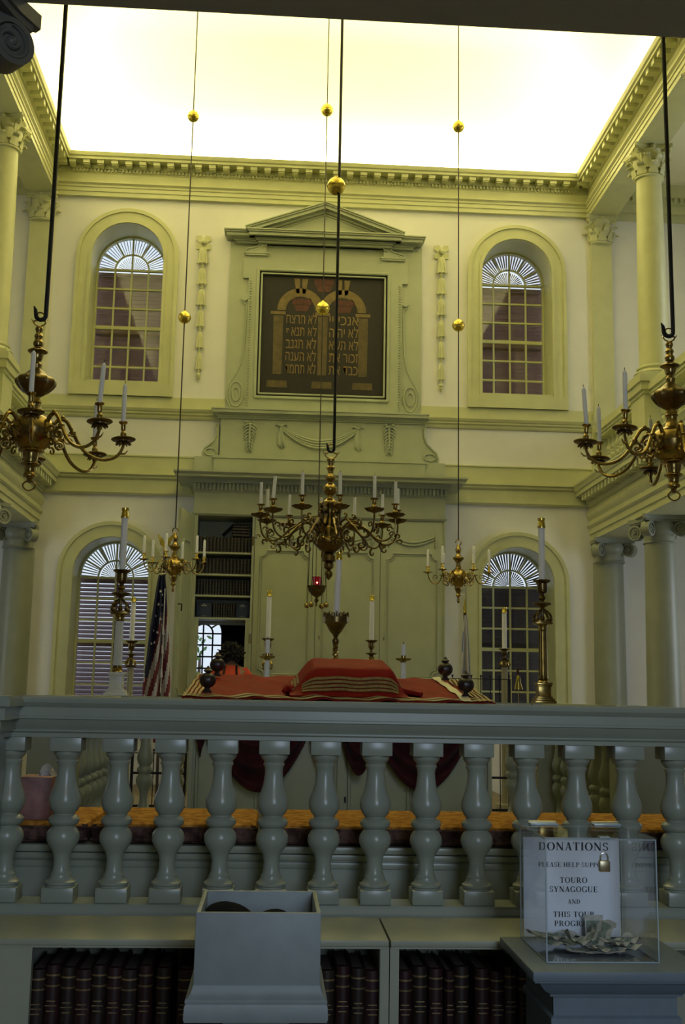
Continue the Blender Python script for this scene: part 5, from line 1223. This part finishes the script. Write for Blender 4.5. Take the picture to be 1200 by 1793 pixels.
for i in range(4):
    a = PI/4+PI/2*i+.25; p = Vector((c.x+.105*math.cos(a), YE+.105*math.sin(a), 0)); q = Vector((c.x+.118*math.cos(a), YE+.118*math.sin(a), 0))
    MB().tube([(p.x, p.y, Z(1027)), (p.x, p.y, Z(905)-.01)], .0035, 5).build('chain', M['rod'], t)
    o = MB().ball((q.x, q.y, Z(1060)), .030, 14).build('weight', M['brass'], t); MB().tube([(q.x, q.y, Z(1056)), (q.x, q.y, Z(1026)), (p.x, p.y, Z(1000)), (c.x+.09*math.cos(a), YE+.09*math.sin(a), Z(905)-.01)], .0028, 5).build('cord', M['rod'], o)
MB().lathe([(.11,Z(905)-.012),(.11,Z(905)-.004),(.02,Z(905)+.01),(.006,Z(905)+.02)], (c.x, YE, 0), 20).build('top_plate', M['brass'], t)

# ------------------------------------------------------------------ bookcase in front of the balustrade
yb0, yb1 = 2.50, 2.752
zs1 = at(600, 1646, yb0).z
dvx = at(683, 1650, yb0).x
lx0 = at(0, 1660, yb0).x-.35
rx1 = 1.55
def bookcase(x0, x1, label, stile0, stile1):
    t = thing('bookcase', label, 'bookcase', ((x0+x1)/2, (yb0+yb1)/2, 0), 'low bookcases')
    mb = MB(); mb.bbox(x0+.001, x1-.001, yb0-.004, yb1, zs1-.013, zs1, .002); mb.box(x0+.002, x1-.002, yb0, yb1-.01, zs1-.018, zs1-.013); mb.build('top', M['shelf'], t)
    mb = MB(); mb.box(x0, x0+.02, yb0+.006, yb1, 0, zs1-.016).box(x1-.02, x1, yb0+.006, yb1, 0, zs1-.016).box(x0, x1, yb1-.015, yb1, 0, zs1-.016); mb.build('carcass', M['shelf'], t, flatshade=True)
    for a, b in ((x0, x0+stile0), (x1-stile1, x1)): MB().box(a, b, yb0+.002, yb0+.02, 0, zs1-.017).build('stile', M['shelf'], t, flatshade=True)
    MB().box(x0+.02, x1-.02, yb0+.02, yb1-.015, .60, .615).build('shelf', M['shelf'], t, flatshade=True)
sl = dvx-.001-lx0
bookcase(lx0, dvx-.001, 'low grey-green bookcase of dark leather books at the tissue carton end', at(54, 1700, yb0).x-lx0, .019)
bookcase(dvx+.001, rx1, 'low grey-green bookcase of dark leather books behind the donation stand', .019, .3)
lx = at(38, 1700, yb0).x
def tbook(px, w, h, cover, label, grp):
    x = at(px, 1730, yb0+.035).x
    mb = shelf_book(w, h, .165, cover); o = mb.build('book', [M[cover], M['page'], M['gilt']]); o.location = (x, yb0+.035, .615); tag(o, label, 'book', grp)
zh = at(600, 1690, yb0+.035).z-.615
LPX = [65, 92, 119, 146, 173, 200, 226, 254, 286, 325, 352, 379, 406, 433, 460, 487, 514, 541, 572, 600, 627, 652]
for i, px in enumerate(LPX):
    hid = 340 < px < 560
    lb = ('dark leather book behind the open grey box' if hid else ('%s dark gilt leather book from the tissue carton end of the bookcase' % ORD[i] if px < 340 else '%s leather book from the bookcase joint, on the open box side' % ORD[len(LPX)-1-i]))
    tbook(px, .0325 if i % 3 else .035, zh*(.97+.03*((i*5) % 3)/2), 'leather' if i % 2 else 'leather2', lb, 'leather books behind the open box' if hid else 'leather books in the tissue carton end bookcase')
for i, px in enumerate([709, 735, 763, 787, 808, 844, 870, 893, 918]):
    tbook(px, .033 if i != 3 else .022, zh*(.97+.03*((i*5) % 3)/2), ['leather', 'leather2', 'leather'][i % 3], '%s leather book from the bookcase joint, on the donation stand side' % ORD[i], 'leather books in the donation stand bookcase')

# ------------------------------------------------------------------ open grey box with dark skullcaps
yk0, yk1 = 1.98, 2.20
zk1 = at(453, 1598, yk0).z; zk0 = at(453, 1745, yk0).z; zkb = at(453, 1788, yk0).z
kx0, kx1 = at(343, 1600, yk0).x, at(563, 1600, yk0).x; jx0, jx1 = at(341, 1735, yk0).x, at(565, 1735, yk0).x
kb = thing('open_box', 'open grey-blue painted wooden box with flared foot in front of the bookcase', 'box', ((kx0+kx1)/2, (yk0+yk1)/2, 0))
mb = MB(); th = .008
mb.bbox(kx0, kx1, yk0, yk0+th, zk0-.01, zk1, .0015).bbox(kx0, kx1, yk1-th, yk1, zk0-.01, zk1, .0015).bbox(kx0+.0004, kx0+th, yk0+th+.0002, yk1-th-.0002, zk0-.01, zk1-.0004, .001).bbox(kx1-th, kx1-.0004, yk0+th+.0002, yk1-th-.0002, zk0-.01, zk1-.0004, .001).box(kx0+th, kx1-th, yk0+th, yk1-th, zk1-.11, zk1-.10)
mb.build('walls', M['box'], kb)
mb = MB(); P = []
prof = [(.0004, zk0+.018), (.0015, zk0+.012), (.004, zk0+.005), (.008, zk0+.0), (.012, zk0-.003), (.0125, zk0-.007), (.011, zk0-.010), (.013, zk0-.014), (.014, zkb+.006), (.012, zkb)]
vs = []
for e, z in prof: vs += [(kx0-e, yk0-e, z), (kx1+e, yk0-e, z), (kx1+e, yk1+e, z), (kx0-e, yk1+e, z)]
fs = [(i*4+j, i*4+(j+1) % 4, i*4+4+(j+1) % 4, i*4+4+j) for i in range(len(prof)-1) for j in range(4)]; fs.append(tuple(range(len(vs)-4, len(vs)))); fs.append((3, 2, 1, 0))
mb.add(vs, fs); mb.build('flared_foot', M['box'], kb)
MB().box(kx0+.05, kx1-.05, yk0+.05, yk1-.05, 0, zkb+.003).build('stand', M['box'], kb, flatshade=True)
for (x, y, a, tiltv, lb) in ((kx0+.055, yk1-.07, .3, .55, 'black skullcap leaning in the corner of the open grey box'), (kx0+.125, yk1-.06, 1.2, -.35, 'black skullcap lying folded in the middle of the open grey box')):
    mb = MB(); g = []
    for i in range(7):
        t_ = i/6*PI/2*.9; g.append([(.055*math.sin(t_)*math.cos(2*PI*j/20), .055*math.sin(t_)*math.sin(2*PI*j/20)*.8, .032*math.cos(t_)) for j in range(21)])
    mb.sheet(g, .002); o = mb.build('skullcap', M['felt'], sharp=70); o.location = (x, y, zk1-.060+.012*(tiltv > 0)); o.rotation_euler = (tiltv, .5*tiltv, a)
    tag(o, lb, 'skullcap', 'skullcaps in the open box')

# ------------------------------------------------------------------ donation stand, box, sign, padlock and money
zd = 1.0
f0 = atz(937, 1702, zd); b0 = atz(873, 1640, zd); YF, YBk = f0.y, b0.y
dx0 = (f0.x+b0.x)/2; dx1 = atz(1159, 1648, zd).x
ds = thing('donation_stand', 'grey-green moulded stand under the donation box', 'stand', ((dx0+dx1)/2, (YF+YBk)/2, 0))
mb = MB(); H1 = at(1060, 1720, YF).z
mb.bbox(dx0, dx1, YF, YBk, H1, zd, .002); mb.build('top', M['stand'], ds)
mb = MB(); z = H1
pr = [(.004, H1), (.004, H1-.003), (.016, H1-.006), (.020, H1-.012), (.030, H1-.024), (.040, H1-.030), (.042, H1-.033), (.042, H1-.036), (.050, H1-.038), (.050, H1-.072), (.044, H1-.076), (.044, H1-.086), (.050, H1-.09), (.050, 0)]
vs = []
for e, z in pr: vs += [(dx0+e, YF+e, z), (dx1-e, YF+e, z), (dx1-e, YBk-e*.5, z), (dx0+e, YBk-e*.5, z)]
fs = [(i*4+j, i*4+(j+1) % 4, i*4+4+(j+1) % 4, i*4+4+j) for i in range(len(pr)-1) for j in range(4)]; fs.append(tuple(range(len(vs)-4, len(vs)))); fs.append((3, 2, 1, 0))
mb.add(vs, fs); mb.build('moulded_body', M['stand'], ds)
q0, q1, q2 = atz(957, 1684, zd+.001), atz(1156, 1687, zd+.001), atz(914, 1641, zd+.001)
gx0, gx1 = q0.x, q1.x; gy0 = (q0.y+q1.y)/2; gy1 = q2.y
gz1 = at(957, 1469, gy0).z
bxo = thing('donation_box', 'clear acrylic donation box with hinged lid on the grey-green stand', 'donation box', ((gx0+gx1)/2, (gy0+gy1)/2, zd))
at_ = .004
for nm, b in (('front_panel', (gx0, gx1, gy0, gy0+at_, zd+.002, gz1-.002)), ('back_panel', (gx0, gx1, gy1-at_, gy1, zd+.002, gz1-.002)), ('side_panel', (gx0, gx0+at_, gy0+at_, gy1-at_, zd+.002, gz1-.002)), ('side_panel', (gx1-at_, gx1, gy0+at_, gy1-at_, zd+.002, gz1-.002)), ('bottom', (gx0, gx1, gy0, gy1, zd+.0005, zd+.002)), ('lid', (gx0-.002, gx1+.002, gy0-.004, gy1, gz1, gz1+.004))):
    MB().box(*b).build(nm, M['acryl'], bxo, flatshade=True)
mb = MB(); e = .0011
for x in (gx0, gx1):
    for y in (gy0, gy1): mb.box(x-e, x+e, y-e, y+e, zd+.001, gz1)
for y in (gy0, gy1): mb.box(gx0, gx1, y-e, y+e, zd+.0005, zd+.0025); mb.box(gx0, gx1, y-e*.7, y+e*.7, gz1-.001, gz1+.001)
for x in (gx0, gx1): mb.box(x-e, x+e, gy0, gy1, zd+.0005, zd+.0025); mb.box(x-e*.7, x+e*.7, gy0, gy1, gz1-.001, gz1+.001)
mb.build('polished_edge', M['acryledge'], bxo, flatshade=True)
for pa_, pb_ in ((926, 974), (1036, 1083)):
    xa, xb = at(pa_, 1443, gy1).x, at(pb_, 1443, gy1).x
    o = MB().bbox(xa, xb, gy1-.022, gy1+.004, gz1+.004, gz1+.0075, .001).build('hinge', M['acryledge'], bxo); MB().tube([(xa, gy1+.002, gz1+.007), (xb, gy1+.002, gz1+.007)], .0035, 10).build('hinge_barrel', M['silver'], o)
hxa, hxb = at(1050, 1490, gy0).x, at(1068, 1490, gy0).x
MB().box(hxa, hxb, gy0-.004, gy0-.001, at(1058, 1500, gy0).z, gz1+.002).build('hasp', M['acryledge'], bxo, flatshade=True).data.materials[0] = M['acryl']
MB().box(hxa, hxb, gy0-.006, gy0+.012, gz1+.004, gz1+.006).build('hasp_edge', M['acryledge'], bxo, flatshade=True)
lk = at(1058, 1496, gy0-.012); zb_, zt_ = at(1058, 1526, lk.y).z, at(1058, 1507, lk.y).z; lw = .0105
pk = thing('padlock', 'small brass padlock hanging on the front of the donation box', 'padlock', (lk.x, lk.y, zb_))
MB().bbox(lk.x-lw, lk.x+lw, lk.y-.006, lk.y+.006, zb_, zt_, .0015).build('body', M['silver'], pk)
pk.children[0].data.materials[0] = mat('padlock_brass', (.42,.36,.22), .35, 1.0, var=.15, scale=60)
MB().tube([(lk.x-.0075, lk.y, zt_-.003), (lk.x-.0075, lk.y, zt_+.006)]+[(lk.x-.0075*math.cos(PI*i/8), lk.y, zt_+.006+.0085*math.sin(PI*i/8)) for i in range(1, 8)]+[(lk.x+.0075, lk.y, zt_+.006), (lk.x+.0075, lk.y, zt_-.003)], .0017, 8).build('shackle', M['silver'], pk)
# paper sign with serif lettering
def seg(P): return P
def glyph(ch):
    """a serif capital as a list of convex polygons in a 1-high box, and its width"""
    T, t, s, h = .17, .06, .075, .035
    R = lambda x0, x1, y0, y1: [(x0,y0),(x1,y0),(x1,y1),(x0,y1)]
    def stem(x, w=T, top=True, bot=True, y0=0, y1=1):
        o = [R(x-w/2, x+w/2, y0, y1)]
        if bot: o.append(R(x-w/2-s, x+w/2+s, y0, y0+h))
        if top: o.append(R(x-w/2-s, x+w/2+s, y1-h, y1))
        return o
    def diag(x0, y0, x1, y1, w): return [[(x0-w/2,y0),(x0+w/2,y0),(x1+w/2,y1),(x1-w/2,y1)]]
    def arc(cx, cy, rx, ry, a0, a1, wx, wy, n=10):
        o = []
        for i in range(n):
            A = [math.radians(a0+(a1-a0)*(i+q)/n) for q in (0, 1)]
            p = lambda a, k: (cx+(rx-wx*k)*math.cos(a), cy+(ry-wy*k)*math.sin(a))
            o.append([p(A[0], 0), p(A[1], 0), p(A[1], 1), p(A[0], 1)])
        return o
    if ch == 'D': return stem(.18)+[R(.18,.40,1-h*1.3,1), R(.18,.40,0,h*1.3)]+arc(.38,.5,.36,.5,-90,90,T,h*1.4), .80
    if ch == 'O': return arc(.42,.5,.40,.52,0,360,T,.05,24), .84
    if ch == 'N': return stem(.14, t, True, True)+stem(.68, t, True, True)+diag(.68,0,.14,1,.19)[0:1], .84
    if ch == 'A': return diag(.12,0,.37,1,t)+diag(.60,0,.38,1,T)+[R(.2,.54,.30,.30+h*1.4), R(.0,.24,0,h), R(.46,.76,0,h)], .76
    if ch == 'T': return stem(.36, T, False)+[R(.04,.68,1-h*1.4,1), [(.04,1),(.04,.76),(.07,.76),(.14,1)], [(.68,1),(.58,1),(.65,.76),(.68,.76)]], .72
    if ch == 'I': return stem(.18), .36
    if ch == 'S': return arc(.31,.735,.25,.28,20,270,.12,.06,12)+arc(.31,.265,.27,.28,-160,90,.13,.06,12)+[R(.50,.54,.72,.98), R(.06,.10,.02,.30)], .62
    if ch == 'P': return stem(.18)+[R(.18,.38,1-h*1.3,1), R(.18,.38,.44,.44+h*1.3)]+arc(.36,.72,.27,.28,-90,90,T*.9,h*1.4), .66
    if ch == 'R': return stem(.18)+[R(.18,.38,1-h*1.3,1), R(.18,.38,.46,.46+h*1.3)]+arc(.36,.73,.27,.27,-90,90,T*.9,h*1.4)+diag(.66,0,.40,.5,.17)+[R(.56,.80,0,h)], .80
    if ch == 'L': return stem(.18)+[R(.18,.66,0,h*1.3), [(.66,0),(.66,.28),(.63,.28),(.55,0)]], .70
    if ch == 'E': return stem(.18)+[R(.18,.64,0,h*1.3), R(.18,.60,1-h*1.3,1), R(.18,.46,.48,.48+h*1.3), R(.44,.48,.38,.62), [(.64,0),(.64,.26),(.61,.26),(.54,0)], [(.60,1),(.52,1),(.57,.76),(.60,.76)]], .69
    if ch == 'H': return stem(.18)+stem(.66)+[R(.18,.66,.47,.47+h*1.5)], .84
    if ch == 'U': return stem(.17, T, True, False, .3, 1)+stem(.66, t, True, False, .3, 1)+arc(.39,.32,.305,.34,180,360,T*.75,.06,12), .82
    if ch == 'Y': return stem(.38, T, False, True, 0, .48)+diag(.38,.42,.13,1,T)+diag(.40,.42,.64,1,t)+[R(.0,.26,1-h,1), R(.52,.76,1-h,1)], .76
    if ch == 'G': return arc(.42,.5,.40,.52,40,320,T,.05,20)+stem(.68, T*.9, True, False, .03, .42)+[R(.70,.74,.70,.98)], .84
    if ch == 'M': return stem(.14, t)+stem(.84, T)+diag(.47,0,.18,1,.18)+diag(.47,0,.80,1,t), 1.02
    return [], .32
mb = MB()
yS = gy1-at_-.003
sx0, sx1 = gx0+at_+.001, gx1-at_-.0015
zsb, zst = zd+.004, at(1060, 1467, yS).z
sg_ = thing('paper_sign', 'white paper sign with black serif lettering inside the donation box', 'sign', ((sx0+sx1)/2, yS, zsb))
MB().box(sx0, sx1, yS, yS+.0006, zsb, zst).build('sheet', M['paper'], sg_, flatshade=True)
n_ = [0]
def line(s_, pxa, pxb, pyt, pyb):
    mb = MB(); a, b = at(pxa, pyb, yS), at(pxb, pyb, yS); top = at((pxa+pxb)/2, pyt, yS).z; bot = at((pxa+pxb)/2, pyb, yS).z; hgt = top-bot
    G = [glyph(c) for c in s_]; tot = sum(w for _, w in G)+.06*(len(G)-1); kx = (b.x-a.x)/tot; x = a.x
    for polys, w in G:
        for P in polys:
            n_[0] += 1; mb.prism(P, (x, yS-.0003-.0000015*(n_[0] % 60), bot), (kx,0,0), (0,0,hgt), (0,-.0003,0))
        x += (w+.06)*kx
    mb.build('lettering', M['ink'], sg_, flatshade=True)
line('DONATIONS', 943, 1066, 1475, 1489); line('PLEASE HELP SUPPORT', 943, 1068, 1510, 1518)
line('TOURO', 980.5, 1029, 1536, 1546); line('SYNAGOGUE', 962.5, 1047, 1552, 1562); line('AND', 994.5, 1016.5, 1574.5, 1582.5)
line('THIS TOUR', 969, 1042, 1596, 1605.5); line('PROGRAM', 971, 1040, 1612, 1621.5)

# banknotes
def note(cx, cy, z, yaw, bend, lb, L_=.115, W_2=.050, pitch=0, roll=0, crump=.004):
    mb = MB(); N = 12; g = []; gi = []
    for i in range(N+1):
        u = i/N-.5
        g.append([(L_*(math.sin(u*bend)/bend if bend > .01 else u), W_2*(j/4-.5), (L_*(1-math.cos(u*bend))/bend if bend > .01 else 0)+crump*math.sin(i*1.7+j*1.3+cx*90)) for j in range(5)])
    mb.sheet(g, .0006); mb.m = 1
    mb.sheet([[Vector(p)+Vector((0,0,.0009)) for p in row[1:4]] for row in g[1:-1]], .0004); mb.sheet([[Vector(p)-Vector((0,0,.0009)) for p in row[1:4]] for row in g[1:-1]], .0004)
    o = mb.build('banknote', [M['note'], M['notegreen']], sharp=60); o.location = (cx, cy, z); o.rotation_euler = (roll, pitch, yaw)
    tag(o, lb, 'banknote', 'banknotes in the donation box'); return o
mx, my = (gx0+gx1)/2, (gy0+gy1)/2; zf = zd+.0035
c = at(1041, 1640, gy1-.035)
note(c.x, gy1-.035, at(1041, 1622, gy1-.035).z, 0, .25, 'green banknote standing upright against the white sign', .040, .046, roll=PI/2-.12, crump=.001)
note(mx-.060, my+.035, zf+.016, .5, .5, 'banknote lying flat in the rear corner of the donation box under the sign', pitch=.10)
note(mx-.045, my+.005, zf+.010, -.15, .6, 'banknote lying across the front edge of the money pile', pitch=-.03)
note(mx-.020, my-.028, zf+.018, .10, 2.6, 'rolled banknote at the front of the money pile', .085, .034)
note(mx+.022, my-.012, zf+.022, .5, 1.2, 'tented banknote on top of the money pile', .085, .045, pitch=-.55)
note(mx+.045, my-.030, zf+.006, .25, .5, 'banknote spread flat at the padlock end of the money pile', .11, .046)
note(mx+.065, my-.015, zf+.014, .6, .9, 'curled banknote at the far end of the money pile', .09, .04)
note(mx+.050, my+.020, zf+.010, -.4, 1.0, 'creased banknote behind the money pile', .09, .045)
note(mx+.005, my-.040, zf+.003, -.05, .3, 'banknote lying lowest at the front of the donation box', .115, .04, crump=.001)

# ------------------------------------------------------------------ person standing at the open bay, seen from behind
def person():
    Y = 12.66; X = at(405, 1150, Y).x; ztop = at(405, 1129, Y).z; H = ztop-ZP; k = H/1.70
    def P(x, y, z): return (X+x*k, Y+y*k, ZP+z*k)
    V = []; E_ = []; Rr = []
    def add(p, r, par=None):
        V.append(P(*p)); Rr.append(r*k)
        if par is not None: E_.append((par, len(V)-1))
        return len(V)-1
    pel = add((0,0,.95), .15); wa = add((0,0,1.10), .125, pel); ch = add((0,0,1.28), .145, wa); sh = add((0,.0,1.40), .10, ch); nk = add((0,.01,1.47), .055, sh); hd = add((.0,.02,1.56), .078, nk); ht = add((.0,.02,1.64), .075, hd)
    for s in (-1, 1):
        a = add((s*.16,.0,1.385), .062, sh); b = add((s*.215,.0,1.14), .046, a); c = add((s*.20,.10,.95), .036, b); h = add((s*.18,.16,.90), .034, c)
        for q in range(4): f1 = add((s*(.165+.012*q),.20,.885+.004*q), .010, h); add((s*(.16+.012*q),.225,.87+.004*q), .008, f1)
        th = add((s*.15,.18,.91), .010, h); add((s*.14,.205,.905), .009, th)
        l1 = add((s*.09,.0,.86), .095, pel); l2 = add((s*.10,-.01,.50), .062, l1); l3 = add((s*.10,.0,.10), .042, l2); add((s*.11,.13,.035), .034, l3)
    me = bpy.data.meshes.new('person'); me.from_pydata(V, E_, []); o = bpy.data.objects.new('person', me); C.objects.link(o)
    m = o.modifiers.new('skin', 'SKIN'); m.use_smooth_shade = True
    for i, sv in enumerate(me.skin_vertices[0].data): sv.radius = (Rr[i], Rr[i]); sv.use_root = (i == 0)
    o.modifiers.new('sub', 'SUBSURF').levels = 2; o.modifiers['sub'].render_levels = 2
    dg = bpy.context.evaluated_depsgraph_get(); dg.update(); m2 = bpy.data.meshes.new_from_object(o.evaluated_get(dg)); o.modifiers.clear(); o.data = m2
    m2.materials.clear(); m2.materials.append(M['skin']); m2.materials.append(M['trouser'])
    for p in m2.polygons: p.material_index = 1 if p.center.z < ZP+.99*k else 0; p.use_smooth = True
    tag(o, 'person with bushy dark hair in an orange-red top, seen from behind at the open bay', 'person')
    mb = MB()                                                     # hair
    for q in range(520):
        d = Vector((rnd.gauss(0,1), rnd.gauss(0,1)*.9-.2, rnd.gauss(0,1)+.15)).normalized(); c = Vector(P(0,.01,1.60)); w = Vector((rnd.gauss(0,1), rnd.gauss(0,1), rnd.gauss(0,1)))*.016; e = rnd.uniform(.92, 1.12)
        p0 = c+Vector((d.x*.075, d.y*.08, d.z*.075))*k; p1 = c+Vector((d.x*.118, d.y*.115, d.z*.10))*k*e; p2 = c+(Vector((d.x*.142, d.y*.13, d.z*.122))*e+w)*k
        mb.tube([p0, p1, p2], [.018*k, .013*k, .005*k], 5)
    mb.build('hair', M['hair']).parent = o
    mb = MB(); g = []                                              # top
    for i in range(13):
        t = i/12; z = 1.0+.455*t; w = (.165+.03*t if t < .72 else .187*(1-((t-.72)/.28)**1.6*.62)); d = .135-.02*t-(.045*max(0, t-.7)/.3)
        g.append([Vector(P(w*1.05*math.cos(2*PI*j/28), .0+d*1.1*math.sin(2*PI*j/28), z)) for j in range(29)])
    mb.sheet(g, .006); 
    for s in (-1, 1): mb.tube([P(s*.13,0,1.40), P(s*.19,0,1.33), P(s*.22,0,1.20)], [.07*k,.072*k,.066*k], 12)
    mb.build('top', M['orange'], sharp=80).parent = o
    mb = MB()
    for s in (-1, 1): mb.tube(crom([P(s*.09,-.155,1.10), P(s*.085,-.16,1.25), P(s*.075,-.145,1.36), P(s*.07,-.06,1.452)], 5), .014*k, 6)
    mb.build('strap', M['iron']).parent = o
person()
